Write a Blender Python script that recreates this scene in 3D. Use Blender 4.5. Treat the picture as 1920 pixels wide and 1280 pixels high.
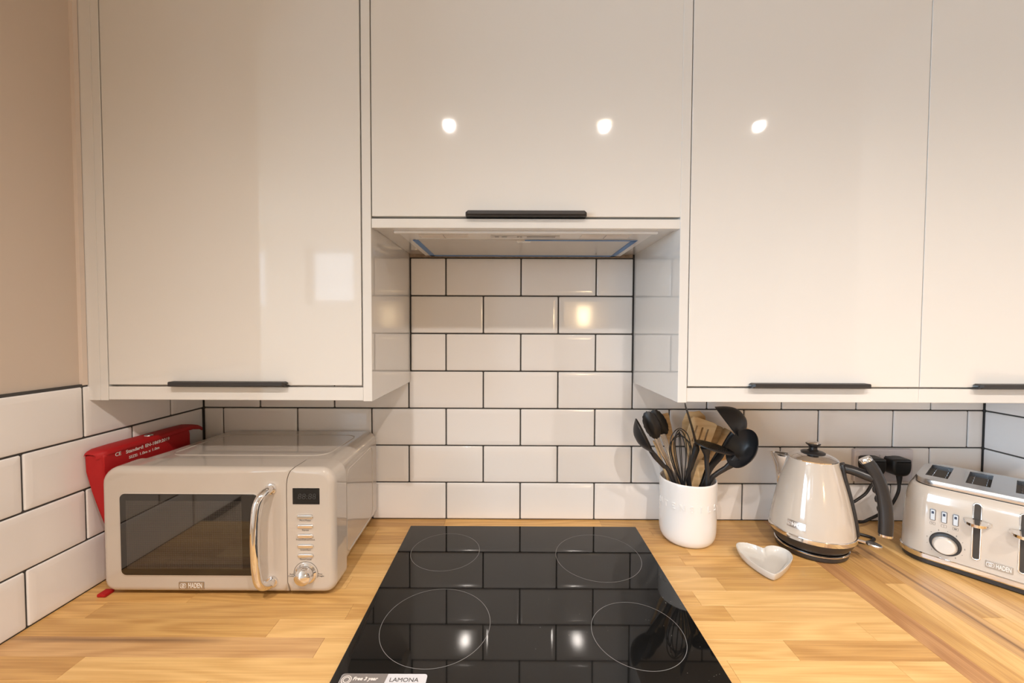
import bpy, bmesh, math, random
from mathutils import Vector, Matrix
from math import sin, cos, pi, radians

for o in list(bpy.data.objects):
    bpy.data.objects.remove(o)
S = bpy.context.scene
COL = S.collection
W = 0.90            # height of the worktop above the floor, metres
rnd = random.Random(7)

# ------------------------------------------------------------------ camera
cam = bpy.data.cameras.new('camera')
camo = bpy.data.objects.new('camera', cam)
COL.objects.link(camo)
cam.sensor_width = 36.0
cam.lens = 759.59 / 1920 * 36
cam.clip_start = 0.02
_R, _U, _B = Vector((0.99999, 0.002385, 0.003678)), Vector((-0.003751, 0.031196, 0.999506)), Vector((0.002269, -0.99951, 0.031205))
camo.matrix_world = Matrix.Translation((0, -1.0941, W + .5226)) @ Matrix((_R, _U, _B)).transposed().to_4x4()
S.camera = camo

# ------------------------------------------------------------------ world, exposure, daylight
world = bpy.data.worlds.new('world')
S.world = world
world.use_nodes = True
_bg = world.node_tree.nodes['Background']
_bg.inputs[0].default_value = (.72, .86, 1, 1)
_bg.inputs[1].default_value = 3.0
S.view_settings.view_transform = 'Standard'
S.view_settings.look = 'None'
S.view_settings.exposure = 0.36
S.view_settings.gamma = 1.0
S.view_settings.use_curve_mapping = False
try:
    S.cycles.use_denoising = True
    S.cycles.max_bounces = 8
    S.cycles.diffuse_bounces = 5
    S.cycles.glossy_bounces = 5
    S.cycles.sample_clamp_indirect = 6
    S.cycles.blur_glossy = 0.3
except Exception:
    pass


def area(name, loc, rot, sx, sy, power, color):
    l = bpy.data.lights.new(name, 'AREA')
    l.shape = 'RECTANGLE'
    l.size, l.size_y = sx, sy
    l.energy = power
    l.color = color
    o = bpy.data.objects.new(name, l)
    COL.objects.link(o)
    o.location = loc
    o.rotation_euler = rot
    return o


DAY = (.60, .80, 1.0)
LAMP = (1.0, .905, .825)
SKYP = dict(left=88, rear=14)
LAMPP = 62
REARP = 14
# daylight through the openings (left wall window, rear corner window)
area('daylight_left', (-3.27, -2.2, W + .65), (0, radians(-90), 0), 1.3, 1.6, SKYP['left'], DAY)
area('daylight_rear_corner', (-2.95, -3.49, W + 1.03), (radians(90), 0, 0), .84, .56, SKYP['rear'], DAY)

# ------------------------------------------------------------------ materials
MATS = {}


def mat(name, color, rough=.5, metal=0.0, ior=1.5, coat=0.0, coat_rough=.03, bump=None, vary=None, emit=None, estr=0,
        trans=0.0, alpha=1.0, aniso=0):
    m = bpy.data.materials.new(name)
    m.use_nodes = True
    nt = m.node_tree
    b = nt.nodes['Principled BSDF']
    b.inputs['Base Color'].default_value = (*color, 1)
    b.inputs['Roughness'].default_value = rough
    b.inputs['Metallic'].default_value = metal
    b.inputs['IOR'].default_value = ior
    b.inputs['Coat Weight'].default_value = coat
    b.inputs['Coat Roughness'].default_value = coat_rough
    b.inputs['Transmission Weight'].default_value = trans
    b.inputs['Alpha'].default_value = alpha
    b.inputs['Anisotropic'].default_value = aniso
    if emit:
        b.inputs['Emission Color'].default_value = (*emit, 1)
        b.inputs['Emission Strength'].default_value = estr
    if bump or vary:
        tc = nt.nodes.new('ShaderNodeTexCoord')
        if bump:
            n = nt.nodes.new('ShaderNodeTexNoise')
            n.inputs['Scale'].default_value = bump[0]
            n.inputs['Detail'].default_value = 3
            nt.links.new(tc.outputs['Object'], n.inputs['Vector'])
            bp = nt.nodes.new('ShaderNodeBump')
            bp.inputs['Strength'].default_value = bump[1]
            bp.inputs['Distance'].default_value = bump[2]
            nt.links.new(n.outputs['Fac'], bp.inputs['Height'])
            nt.links.new(bp.outputs['Normal'], b.inputs['Normal'])
        if vary:
            n = nt.nodes.new('ShaderNodeTexNoise')
            n.inputs['Scale'].default_value = vary[0]
            n.inputs['Detail'].default_value = 4
            nt.links.new(tc.outputs['Object'], n.inputs['Vector'])
            mx = nt.nodes.new('ShaderNodeMix')
            mx.data_type = 'RGBA'
            mx.inputs[6].default_value = (*color, 1)
            mx.inputs[7].default_value = (*vary[1], 1)
            nt.links.new(n.outputs['Fac'], mx.inputs[0])
            nt.links.new(mx.outputs[2], b.inputs['Base Color'])
    MATS[name] = m
    return m


def wood_mat(name, light, dark, sx=2.4, sy=36, rough=.38, rand=.22, streak=None, fleck=True):
    """Straight-grained timber, grain along the object's own X axis."""
    m = bpy.data.materials.new(name)
    m.use_nodes = True
    nt = m.node_tree
    N, L = nt.nodes, nt.links
    b = N['Principled BSDF']
    b.inputs['Roughness'].default_value = rough
    tc = N.new('ShaderNodeTexCoord')
    oi = N.new('ShaderNodeObjectInfo')
    mul = N.new('ShaderNodeMath'); mul.operation = 'MULTIPLY'; mul.inputs[1].default_value = 37.0
    L.new(oi.outputs['Random'], mul.inputs[0])
    cmb = N.new('ShaderNodeCombineXYZ')
    for i in range(3):
        L.new(mul.outputs[0], cmb.inputs[i])
    add = N.new('ShaderNodeVectorMath'); add.operation = 'ADD'
    L.new(tc.outputs['Object'], add.inputs[0]); L.new(cmb.outputs[0], add.inputs[1])

    def noise(scale3, detail, dist=0.0):
        mp = N.new('ShaderNodeMapping')
        mp.inputs['Scale'].default_value = scale3
        L.new(add.outputs[0], mp.inputs['Vector'])
        n = N.new('ShaderNodeTexNoise')
        n.inputs['Scale'].default_value = 1.0
        n.inputs['Detail'].default_value = detail
        n.inputs['Distortion'].default_value = dist
        L.new(mp.outputs[0], n.inputs['Vector'])
        return n
    # cathedral rings: wave driven by a slow stretched noise
    slow = noise((sx * .8, sy * .45, sy * .4), 1.2, .1)
    m1 = N.new('ShaderNodeMath'); m1.operation = 'MULTIPLY'; m1.inputs[1].default_value = 52
    L.new(slow.outputs['Fac'], m1.inputs[0])
    sn = N.new('ShaderNodeMath'); sn.operation = 'SINE'
    L.new(m1.outputs[0], sn.inputs[0])
    fine = noise((sx * 3.2, sy * 9, sy * 5), 4, .4)
    mid = noise((sx * 1.2, sy * 3.4, sy * 2), 3, .2)

    def math2(op, a, bb):
        q = N.new('ShaderNodeMath'); q.operation = op
        for i, v in enumerate((a, bb)):
            if isinstance(v, (int, float)):
                q.inputs[i].default_value = v
            else:
                L.new(v, q.inputs[i])
        return q.outputs[0]
    a = math2('MULTIPLY', sn.outputs[0], .15)
    c = math2('MULTIPLY', fine.outputs['Fac'], 1.05)
    d = math2('MULTIPLY', mid.outputs['Fac'], .38)
    s = math2('ADD', math2('ADD', a, c), d)
    fac = math2('SUBTRACT', s, .22)
    ramp = N.new('ShaderNodeValToRGB')
    ramp.color_ramp.elements[0].position = .2
    ramp.color_ramp.elements[0].color = (*dark, 1)
    ramp.color_ramp.elements[1].position = .78
    ramp.color_ramp.elements[1].color = (*light, 1)
    L.new(fac, ramp.inputs[0])
    col = ramp.outputs[0]
    if streak:
        y0, wd, scol, x0, x1 = streak
        sp = N.new('ShaderNodeSeparateXYZ')
        L.new(tc.outputs['Object'], sp.inputs[0])
        wob = noise((6, 3, 3), 2)
        yy = math2('ADD', sp.outputs['Y'], math2('MULTIPLY', math2('SUBTRACT', wob.outputs['Fac'], .5), .006))
        dd = math2('ABSOLUTE', math2('SUBTRACT', yy, y0), 0)
        xx = math2('ABSOLUTE', math2('SUBTRACT', sp.outputs['X'], (x0 + x1) / 2), 0)
        taper = math2('MAXIMUM', math2('SUBTRACT', 1.0, math2('POWER', math2('DIVIDE', xx, (x1 - x0) / 2), 4.0)), 0.0)
        g = math2('SUBTRACT', 1.0, math2('DIVIDE', dd, wd))
        cl = N.new('ShaderNodeClamp')
        L.new(math2('MULTIPLY', g, taper), cl.inputs[0])
        mx = N.new('ShaderNodeMix'); mx.data_type = 'RGBA'
        L.new(math2('MULTIPLY', cl.outputs[0], .9), mx.inputs[0])
        L.new(col, mx.inputs[6]); mx.inputs[7].default_value = (*scol, 1)
        col = mx.outputs[2]
    hsv = N.new('ShaderNodeHueSaturation')
    L.new(col, hsv.inputs['Color'])
    rr_ = N.new('ShaderNodeMapRange')
    rr_.inputs[3].default_value = 1 - rand
    rr_.inputs[4].default_value = 1 + rand * .55
    L.new(oi.outputs['Random'], rr_.inputs[0])
    L.new(rr_.outputs[0], hsv.inputs['Value'])
    L.new(hsv.outputs[0], b.inputs['Base Color'])
    bp = N.new('ShaderNodeBump')
    bp.inputs['Strength'].default_value = .12
    bp.inputs['Distance'].default_value = .0006
    L.new(fine.outputs['Fac'], bp.inputs['Height'])
    L.new(bp.outputs['Normal'], b.inputs['Normal'])
    MATS[name] = m
    return m


# painted / built surfaces
mat('door_gloss', (.72, .70, .67), .05, ior=1.5, coat=.3, coat_rough=.02)
mat('panel_gloss', (.72, .705, .68), .03, ior=1.5, coat=.8, coat_rough=.02)
mat('tile', (.83, .81, .80), .08, ior=1.52, bump=(14, .05, .0002))
mat('grout', (.060, .056, .053), .9, bump=(300, .3, .0006))
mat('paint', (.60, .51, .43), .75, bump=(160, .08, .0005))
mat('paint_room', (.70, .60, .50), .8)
mat('ceiling', (.78, .68, .56), .85)
mat('plaster_raw', (.50, .38, .28), .9, bump=(120, .6, .002), vary=(90, (.10, .07, .05)))
mat('caulk', (.70, .60, .52), .55)
mat('floor_wood', (.34, .22, .12), .45, vary=(6, (.22, .14, .08)))
mat('gap_black', (.05, .042, .035), .8)
mat('handle_black', (.045, .042, .042), .42, metal=.35)
mat('hood_white', (.78, .78, .78), .25, coat=.3)
mat('hood_grille', (.62, .60, .57), .32, metal=.4, bump=(900, .4, .0004))
mat('hood_slot', (.30, .30, .30), .4)
mat('lens_frost', (.70, .66, .62), .3)
mat('tape_blue', (.055, .20, .50), .35)
mat('chrome', (.86, .86, .87), .07, metal=1)
mat('steel', (.70, .69, .68), .24, metal=1, bump=(60, .05, .0005), aniso=.4)
mat('steel_dark', (.22, .22, .23), .3, metal=1)
mat('cream_enamel', (.55, .49, .425), .09, ior=1.55, coat=.5, coat_rough=.015)
mat('cream_micro', (.52, .465, .41), .055, ior=1.55, coat=.5, coat_rough=.015)
mat('black_plastic', (.022, .020, .020), .30)
mat('black_matte', (.016, .016, .018), .42, ior=1.5)
mat('black_base', (.035, .030, .027), .35)
mat('display_black', (.008, .008, .009), .12)
mat('digit_dim', (.035, .035, .036), .4)
mat('ink_blue', (.03, .05, .10), .3)
mat('ink', (.05, .045, .04), .6)
mat('ink_soft', (.20, .18, .16), .6)
mat('white_ceramic', (.80, .79, .785), .10, coat=.5, coat_rough=.03)
mat('dish_ceramic', (.63, .61, .575), .08, coat=.6, coat_rough=.03)
mat('socket_white', (.66, .62, .64), .35)
mat('plug_black', (.012, .012, .013), .42)
mat('cable_black', (.016, .015, .015), .38)
mat('red_fabric', (.40, .003, .005), .62, bump=(700, .15, .0004))
mat('print_white', (.78, .72, .68), .6)
mat('badge_plate', (.50, .46, .42), .25, metal=.8)
mat('badge_cream', (.40, .36, .31), .25, metal=.3)
mat('badge_letter', (.92, .91, .90), .25, metal=.3)
mat('switch_white', (.60, .66, .72), .25)
mat('sticker_grey', (.20, .18, .17), .45)
mat('sticker_silver', (.62, .62, .65), .4)
mat('ring_print', (.24, .24, .24), .4)
mat('window_frame', (.8, .8, .8), .4)
mat('glass', (1, 1, 1), .02, trans=1.0, ior=1.1)
mat('lamp_lens', (1, 1, 1), .3, emit=(1, .93, .84), estr=34)
mat('warm_glow', (1, .8, .5), .5, emit=(1, .74, .42), estr=30)
wood_mat('oak', (.68, .41, .145), (.49, .26, .08), rand=.13)
wood_mat('oak_pale', (.76, .49, .20), (.60, .35, .125), rand=.05)
wood_mat('oak_mid', (.59, .34, .12), (.42, .22, .07), rand=.05)
wood_mat('oak_red', (.53, .29, .125), (.36, .17, .065), rand=.06)
wood_mat('oak_streak', (.64, .39, .175), (.47, .26, .105), rand=.02, streak=(.0135, .0085, (.20, .105, .05), -.29, .11))
wood_mat('oak_streak_long', (.63, .385, .17), (.45, .25, .10), rand=.02, streak=(-.004, .0065, (.17, .085, .04), -.6, .6))
wood_mat('beech', (.74, .52, .28), (.62, .40, .19), sx=5, sy=60, rough=.5, rand=.10)
wood_mat('beech_light', (.80, .60, .35), (.70, .49, .26), sx=5, sy=60, rough=.5, rand=.04)
mat('dial_cream', (.66, .62, .57), .25)
wood_mat('beech_dark', (.48, .30, .14), (.36, .21, .09), sx=5, sy=60, rough=.5, rand=.08)


def hob_glass():
    m = mat('hob_glass', (.006, .006, .006), .035, ior=1.52)
    nt = m.node_tree
    b = nt.nodes['Principled BSDF']
    tc = nt.nodes.new('ShaderNodeTexCoord')
    v = nt.nodes.new('ShaderNodeTexVoronoi')
    v.inputs['Scale'].default_value = 190
    nt.links.new(tc.outputs['Object'], v.inputs['Vector'])
    n = nt.nodes.new('ShaderNodeTexNoise')
    n.inputs['Scale'].default_value = 5.5
    nt.links.new(tc.outputs['Object'], n.inputs['Vector'])
    thr = nt.nodes.new('ShaderNodeMapRange')
    thr.inputs[1].default_value = .48; thr.inputs[2].default_value = .74
    thr.inputs[3].default_value = .035; thr.inputs[4].default_value = .13
    nt.links.new(n.outputs['Fac'], thr.inputs[0])
    wn = nt.nodes.new('ShaderNodeMath'); wn.operation = 'LESS_THAN'
    nt.links.new(v.outputs['Distance'], wn.inputs[0])
    nt.links.new(thr.outputs[0], wn.inputs[1])
    sep = nt.nodes.new('ShaderNodeSeparateColor')
    nt.links.new(v.outputs['Color'], sep.inputs[0])
    gt = nt.nodes.new('ShaderNodeMath'); gt.operation = 'GREATER_THAN'; gt.inputs[1].default_value = .90
    nt.links.new(sep.outputs[0], gt.inputs[0])
    mu = nt.nodes.new('ShaderNodeMath'); mu.operation = 'MULTIPLY'
    nt.links.new(wn.outputs[0], mu.inputs[0]); nt.links.new(gt.outputs[0], mu.inputs[1])
    mx = nt.nodes.new('ShaderNodeMix'); mx.data_type = 'RGBA'
    mx.inputs[6].default_value = (.006, .006, .006, 1); mx.inputs[7].default_value = (.35, .33, .30, 1)
    nt.links.new(mu.outputs[0], mx.inputs[0])
    nt.links.new(mx.outputs[2], b.inputs['Base Color'])


def micro_glass():
    """dark door glass with the perforated screen behind it (a dot print)"""
    m = mat('micro_glass', (.012, .011, .010), .04, ior=1.75)
    nt = m.node_tree
    N, L = nt.nodes, nt.links
    b = N['Principled BSDF']
    tc = N.new('ShaderNodeTexCoord')
    sp = N.new('ShaderNodeSeparateXYZ')
    L.new(tc.outputs['Object'], sp.inputs[0])

    def f(op, a, bb=0.0):
        q = N.new('ShaderNodeMath'); q.operation = op
        for i, v in enumerate((a, bb)):
            if isinstance(v, (int, float)):
                q.inputs[i].default_value = v
            else:
                L.new(v, q.inputs[i])
        return q.outputs[0]
    k = 2 * pi / .0034
    gx = f('SINE', f('MULTIPLY', f('ADD', sp.outputs['X'], sp.outputs['Z']), k * .7))
    gz = f('SINE', f('MULTIPLY', f('SUBTRACT', sp.outputs['X'], sp.outputs['Z']), k * .7))
    dots = f('GREATER_THAN', f('MULTIPLY', gx, gz), .35)
    inx = f('LESS_THAN', f('ABSOLUTE', f('ADD', sp.outputs['X'], .010)), .112)
    inz = f('LESS_THAN', f('ABSOLUTE', f('SUBTRACT', sp.outputs['Z'], .0)), .066)
    fac = f('MULTIPLY', dots, f('MULTIPLY', inx, inz))
    mx = N.new('ShaderNodeMix'); mx.data_type = 'RGBA'
    mx.inputs[6].default_value = (.010, .009, .008, 1); mx.inputs[7].default_value = (.12, .105, .09, 1)
    L.new(fac, mx.inputs[0])
    L.new(mx.outputs[2], b.inputs['Base Color'])


hob_glass()
micro_glass()
M = MATS


# ------------------------------------------------------------------ mesh helpers
class MB:
    def __init__(s):
        s.v = []; s.f = []

    def add(s, verts, faces):
        n = len(s.v)
        s.v += [tuple(p) for p in verts]
        s.f += [tuple(i + n for i in f) for f in faces]
        return s

    def loft(s, rings, cap0=True, cap1=True, closed=True, loop=False):
        n = len(rings[0]); base = len(s.v)
        for r in rings:
            s.v += [tuple(p) for p in r]
        m = len(rings)
        for k in range(m if loop else m - 1):
            a = base + k * n; b = base + ((k + 1) % m) * n
            for i in range(n if closed else n - 1):
                j = (i + 1) % n
                s.f.append((a + i, a + j, b + j, b + i))
        if cap0: s.f.append(tuple(base + i for i in reversed(range(n))))
        if cap1: s.f.append(tuple(base + (m - 1) * n + i for i in range(n)))
        return s

    def box(s, x0, x1, y0, y1, z0, z1, b=0.0, seg=2):
        bm = bmesh.new()
        bmesh.ops.create_cube(bm, size=1)
        bmesh.ops.scale(bm, vec=(x1 - x0, y1 - y0, z1 - z0), verts=bm.verts)
        bmesh.ops.translate(bm, vec=((x0 + x1) / 2, (y0 + y1) / 2, (z0 + z1) / 2), verts=bm.verts)
        if b > 0:
            bmesh.ops.bevel(bm, geom=list(bm.edges), offset=b, segments=seg, affect='EDGES', profile=.5)
        bm.verts.index_update()
        s.add([v.co[:] for v in bm.verts], [[v.index for v in f.verts] for f in bm.faces])
        bm.free()
        return s

    def lathe(s, prof, c=(0, 0, 0), seg=48, axis='Z', cap=True):
        rings = []
        for r, h in prof:
            ring = []
            for i in range(seg):
                a = 2 * pi * i / seg
                if axis == 'Z': p = (c[0] + r * cos(a), c[1] + r * sin(a), c[2] + h)
                elif axis == 'Y': p = (c[0] + r * cos(a), c[1] + h, c[2] - r * sin(a))
                else: p = (c[0] + h, c[1] + r * cos(a), c[2] + r * sin(a))
                ring.append(p)
            rings.append(ring)
        return s.loft(rings, cap, cap)

    def tube(s, pts, rad, seg=12, cap=True, up=None):
        pts = [Vector(p) for p in pts]
        if not isinstance(rad, (list, tuple)): rad = [rad] * len(pts)
        t0 = (pts[1] - pts[0]).normalized()
        nrm = Vector(up) if up else (Vector((0, 0, 1)) if abs(t0.z) < .9 else Vector((1, 0, 0)))
        rings = []
        for i, p in enumerate(pts):
            t = (pts[min(i + 1, len(pts) - 1)] - pts[max(i - 1, 0)]).normalized()
            nrm = (nrm - t * nrm.dot(t)).normalized()
            bn = t.cross(nrm)
            r = rad[i]
            ra, rb = r if isinstance(r, (list, tuple)) else (r, r)
            rings.append([p + nrm * (ra * cos(2 * pi * k / seg)) + bn * (rb * sin(2 * pi * k / seg)) for k in range(seg)])
        return s.loft(rings, cap, cap)

    def build(s, name, m, parent=None, loc=None, smooth=True, angle=32, kind=None, rot=None):
        me = bpy.data.meshes.new(name)
        me.from_pydata([Vector(v) for v in s.v], [], s.f)
        bm = bmesh.new(); bm.from_mesh(me)
        bmesh.ops.recalc_face_normals(bm, faces=bm.faces)
        if smooth:
            for f in bm.faces: f.smooth = True
            ca = radians(angle)
            for e in bm.edges:
                if len(e.link_faces) == 2 and e.calc_face_angle(0) > ca: e.smooth = False
        bm.to_mesh(me); bm.free()
        me.materials.append(M[m] if isinstance(m, str) else m)
        o = bpy.data.objects.new(name, me)
        COL.objects.link(o)
        if parent: o.parent = parent
        if loc: o.location = loc
        if rot: o.rotation_euler = rot
        if kind: o['kind'] = kind
        if smooth:
            wn = o.modifiers.new('weighted_normal', 'WEIGHTED_NORMAL')
            wn.keep_sharp = True; wn.weight = 80
        return o


def thing(name, label, cat, loc=(0, 0, 0), rz=0, group=None):
    o = bpy.data.objects.new(name, None)
    COL.objects.link(o)
    o.location = loc; o.rotation_euler = (0, 0, rz)
    o.empty_display_size = .02
    o['label'] = label; o['category'] = cat
    if group: o['group'] = group
    return o


def tag(o, label, cat, group=None):
    o['label'] = label; o['category'] = cat
    if group: o['group'] = group
    return o


def inst(o, name=None, parent=None, loc=None, rot=None):
    c = o.copy()
    COL.objects.link(c)
    if parent is not None: c.parent = parent
    if loc is not None: c.location = loc
    if rot is not None: c.rotation_euler = rot
    return c


def local(p, root):
    """world point -> the root's own coordinates"""
    d = Vector(p) - Vector(root.location)
    return Matrix.Rotation(-root.rotation_euler.z, 3, 'Z') @ d


def cr(pts, n=6, closed=False):
    """Catmull-Rom through points"""
    P = [Vector(p) for p in pts]; out = []
    m = len(P)
    rng = range(m if closed else m - 1)
    for i in rng:
        g = (lambda k: P[k % m]) if closed else (lambda k: P[max(0, min(m - 1, k))])
        p0, p1, p2, p3 = g(i - 1), g(i), g(i + 1), g(i + 2)
        for k in range(n):
            t = k / n
            out.append(.5 * ((2 * p1) + (p2 - p0) * t + (2 * p0 - 5 * p1 + 4 * p2 - p3) * t * t + (3 * p1 - p0 - 3 * p2 + p3) * t ** 3))
    if not closed: out.append(P[-1])
    return out


def lerp_list(vals, n):
    out = []
    for i in range(len(vals) - 1):
        for k in range(n):
            t = k / n
            a, b = vals[i], vals[i + 1]
            out.append(tuple(p + (q - p) * t for p, q in zip(a, b)) if isinstance(a, tuple) else a + (b - a) * t)
    out.append(vals[-1])
    return out


def rrect(x0, x1, z0, z1, r, n=6):
    """rounded rectangle outline, counter-clockwise; r is one radius or (bl, br, tr, tl)"""
    if not isinstance(r, (tuple, list)): r = (r,) * 4
    cs = [(x0 + r[0], z0 + r[0], 180, r[0]), (x1 - r[1], z0 + r[1], 270, r[1]), (x1 - r[2], z1 - r[2], 0, r[2]), (x0 + r[3], z1 - r[3], 90, r[3])]
    out = []
    for cx, cz, a0, rr in cs:
        for k in range(n + 1):
            a = radians(a0 + 90 * k / n)
            out.append((cx + rr * cos(a), cz + rr * sin(a)))
    return out


def inset(poly, d):
    """move each vertex inwards by d (a number or one per vertex); poly counter-clockwise"""
    n = len(poly); out = []
    for i in range(n):
        dd = d[i] if isinstance(d, (list, tuple)) else d
        k = 1
        a = Vector(poly[i - 1]); p = Vector(poly[i]); b = Vector(poly[(i + 1) % n])
        while (p - a).length < 1e-7: k += 1; a = Vector(poly[i - k])
        e1 = (p - a).normalized(); e2 = (b - p)
        e2 = e2.normalized() if e2.length > 1e-7 else e1
        n1 = Vector((-e1.y, e1.x)); n2 = Vector((-e2.y, e2.x))
        nn = (n1 + n2)
        if nn.length < 1e-6: nn = n1
        nn.normalize()
        c = max(.5, nn.dot(n1))
        q = p + nn * (dd / c)
        out.append((q.x, q.y))
    return out


def slab(mb, poly, y_front, y_back, r=.002, steps=4, to3=None, back=True):
    """prism with a rounded front edge. poly in (x,z), front towards -y"""
    to3 = to3 or (lambda x, y, z: (x, y, z))
    R = r if isinstance(r, (list, tuple)) else [r] * len(poly)
    rings = [[to3(x, y_back, z) for x, z in poly]]
    sgn = 1 if y_back > y_front else -1
    for k in range(steps + 1):
        a = k / steps * pi / 2
        ins = inset(poly, [q * (1 - cos(a)) for q in R])
        rings.append([to3(x, y_front + sgn * q * (1 - sin(a)), z) for (x, z), q in zip(ins, R)])
    return mb.loft(rings, back, True)


def text(name, s, size, m, parent, loc, basis=((1, 0, 0), (0, 0, 1)), ext=.0002, ax='CENTER', sx=1.0, off=0.0, shear=0.0, mb=None, fit=None):
    cu = bpy.data.curves.new(name, 'FONT')
    cu.body = s; cu.size = size; cu.align_x = ax; cu.align_y = 'CENTER'
    cu.extrude = ext; cu.offset = off; cu.shear = shear; cu.resolution_u = 3
    to = bpy.data.objects.new(name, cu)
    COL.objects.link(to)
    dg = bpy.context.evaluated_depsgraph_get()
    me = bpy.data.meshes.new_from_object(to.evaluated_get(dg))
    bpy.data.objects.remove(to)
    if fit:
        xs_ = [v.co.x for v in me.vertices]
        sx = fit / (max(xs_) - min(xs_))
    X = Vector(basis[0]).normalized(); Y = Vector(basis[1]).normalized(); Z = X.cross(Y)
    mt = Matrix((X * sx, Y, Z)).transposed().to_4x4()
    mt.translation = Vector(loc)
    me.transform(mt)
    if mb is not None:
        mb.add([v.co[:] for v in me.vertices], [list(p.vertices) for p in me.polygons])
        return None
    me.materials.clear(); me.materials.append(M[m])
    o = bpy.data.objects.new(name, me)
    COL.objects.link(o); o.parent = parent
    return o


def plate(mb, outer, holes, th, fn, bev=0.0):
    """flat plate with holes; outline in 2D, fn maps (u,v,w) to 3D with w across the thickness"""
    cu = bpy.data.curves.new('plate', 'CURVE')
    cu.dimensions = '2D'; cu.fill_mode = 'BOTH'; cu.extrude = th / 2
    for poly in [outer] + holes:
        sp = cu.splines.new('POLY'); sp.points.add(len(poly) - 1)
        for q, (a, b) in zip(sp.points, poly): q.co = (a, b, 0, 1)
        sp.use_cyclic_u = True
    to = bpy.data.objects.new('plate', cu); COL.objects.link(to)
    dg = bpy.context.evaluated_depsgraph_get()
    me = bpy.data.meshes.new_from_object(to.evaluated_get(dg))
    bpy.data.objects.remove(to)
    mb.add([fn(*v.co) for v in me.vertices], [list(p.vertices) for p in me.polygons])
    return mb

# ================================================================== THE ROOM
XL, XR = -.839, 1.276       # tile faces of the left and right walls
PZ, PX = .1018, .2025       # tile pitch
ZT = .7128                  # top of the highest tile course, above the worktop


def struct(name, m, fn, parent=None, loc=None, **k):
    mb = MB(); fn(mb)
    return mb.build(name, m, parent, loc, smooth=False, kind='structure' if parent is None else None, **k)


def boxes(*bs):
    def f(mb):
        for b in bs: mb.box(*b)
    return f


struct('floor', 'floor_wood', boxes((-3.4, 2.8, -3.7, .2, -.06, 0)))
struct('ceiling', 'ceiling', boxes((-3.4, 2.8, -3.7, .2, 2.4, 2.46)))
wall_back = struct('wall_back', 'grout', boxes((-3.4, 2.8, .004, .2, 0, 2.4)))
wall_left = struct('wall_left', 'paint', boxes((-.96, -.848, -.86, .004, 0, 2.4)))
wall_right = struct('wall_right', 'paint_room', boxes((1.284, 1.40, -1.02, .004, 0, 2.4)))  # unseen stretch ended early to keep its lit patch out of door reflections
struct('wall_far', 'paint_room', boxes((2.6, 2.8, -3.5, .004, 0, 2.4)))
struct('tile_bed', 'grout', boxes((-.8479, -.8425, -.80, .004, W - .02, W + .4110)), wall_left)
struct('tile_bed', 'grout', boxes((1.2795, 1.2839, -.62, .004, W - .02, W + .41)), wall_right)
# rear wall with two window openings
Z1, Z2 = W + .75, W + 1.32
struct('wall_rear', 'paint_room', boxes((-3.4, 2.8, -3.7, -3.5, 0, W + .58), (-3.3, -2.44, -3.7, -3.5, W + .58, W + .72), (-3.4, 2.8, -3.7, -3.5, W + 1.32, 2.4),
       (-3.4, -3.3, -3.7, -3.5, W + .58, W + 1.32), (-2.44, -2.05, -3.7, -3.5, W + .58, W + 1.32),
       (-1.56, 2.8, -3.7, -3.5, W + .58, W + 1.32), (-2.05, -1.56, -3.7, -3.5, W + .58, W + .76)))
# side wall with the big window
struct('wall_side', 'paint_room', boxes((-3.5, -3.3, -3.5, -2.97, 0, 2.4), (-3.5, -3.3, -1.40, .2, 0, 2.4),
       (-3.5, -3.3, -2.97, -1.40, 0, W + .02), (-3.5, -3.3, -2.97, -1.40, W + 1.3, 2.4)))


def window(name, axis, c, a0, a1, z0, z1, mull=1):
    fr = MB(); w = .045

    def bar(p0, p1, q0, q1):
        if axis == 'Y': fr.box(p0, p1, c - .03, c + .03, q0, q1, .004)
        else: fr.box(c - .03, c + .03, p0, p1, q0, q1, .004)
    bar(a0, a1, z0, z0 + w); bar(a0, a1, z1 - w, z1); bar(a0, a0 + w, z0, z1); bar(a1 - w, a1, z0, z1)
    for k in range(mull):
        m = a0 + (a1 - a0) * (k + 1) / (mull + 1)
        bar(m - w / 2, m + w / 2, z0, z1)
    f = fr.build(name, 'window_frame', kind='structure')
    g = MB()
    if axis == 'Y': g.box(a0 + .02, a1 - .02, c - .004, c + .004, z0 + .02, z1 - .02)
    else: g.box(c - .004, c + .004, a0 + .02, a1 - .02, z0 + .02, z1 - .02)
    g.build('pane', 'glass', f)


window('window_1', 'Y', -3.60, -2.05, -1.56, W + .76, W + 1.32, 0)
window('window_2', 'Y', -3.60, -3.3, -2.44, W + .72, W + 1.32, 0)
window('window_3', 'X', -3.40, -2.97, -1.40, W + .02, W + 1.3, 1)

# caulk strip up the corner beside the cabinet
struct('trim_1', 'caulk', boxes((-.848, -.8405, -.3065, -.2975, W + .409, 2.4)))
# plaster left raw between the top course and the extractor
struct('plaster_strip', 'plaster_raw', boxes((-.277, .3195, -.004, .004, W + ZT + .0005, W + .722)), wall_back)


# ---- tiles: cushion edged, each its own object, same-size tiles share a mesh
TM = {}


def tile_mesh(w, h):
    key = (round(w, 3), round(h, 3))
    if key in TM: return TM[key]
    mb = MB()
    rings = []
    for ins, y in ((0, .0085), (0, .0028), (.0006, .0014), (.002, .0007), (.007, .0003), (.0115, .00005), (.0125, 0)):
        i = min(ins, w * .3, h * .3)
        rings.append([(x, y, z) for x, z in rrect(-w / 2 + i, w / 2 - i, -h / 2 + i, h / 2 - i, max(.0018 - i * .2, .0006), 1)])
    mb.loft(rings, True, True)
    o = mb.build('tile', 'tile', angle=50)
    TM[key] = o.data
    bpy.data.objects.remove(o)
    return TM[key]


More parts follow.
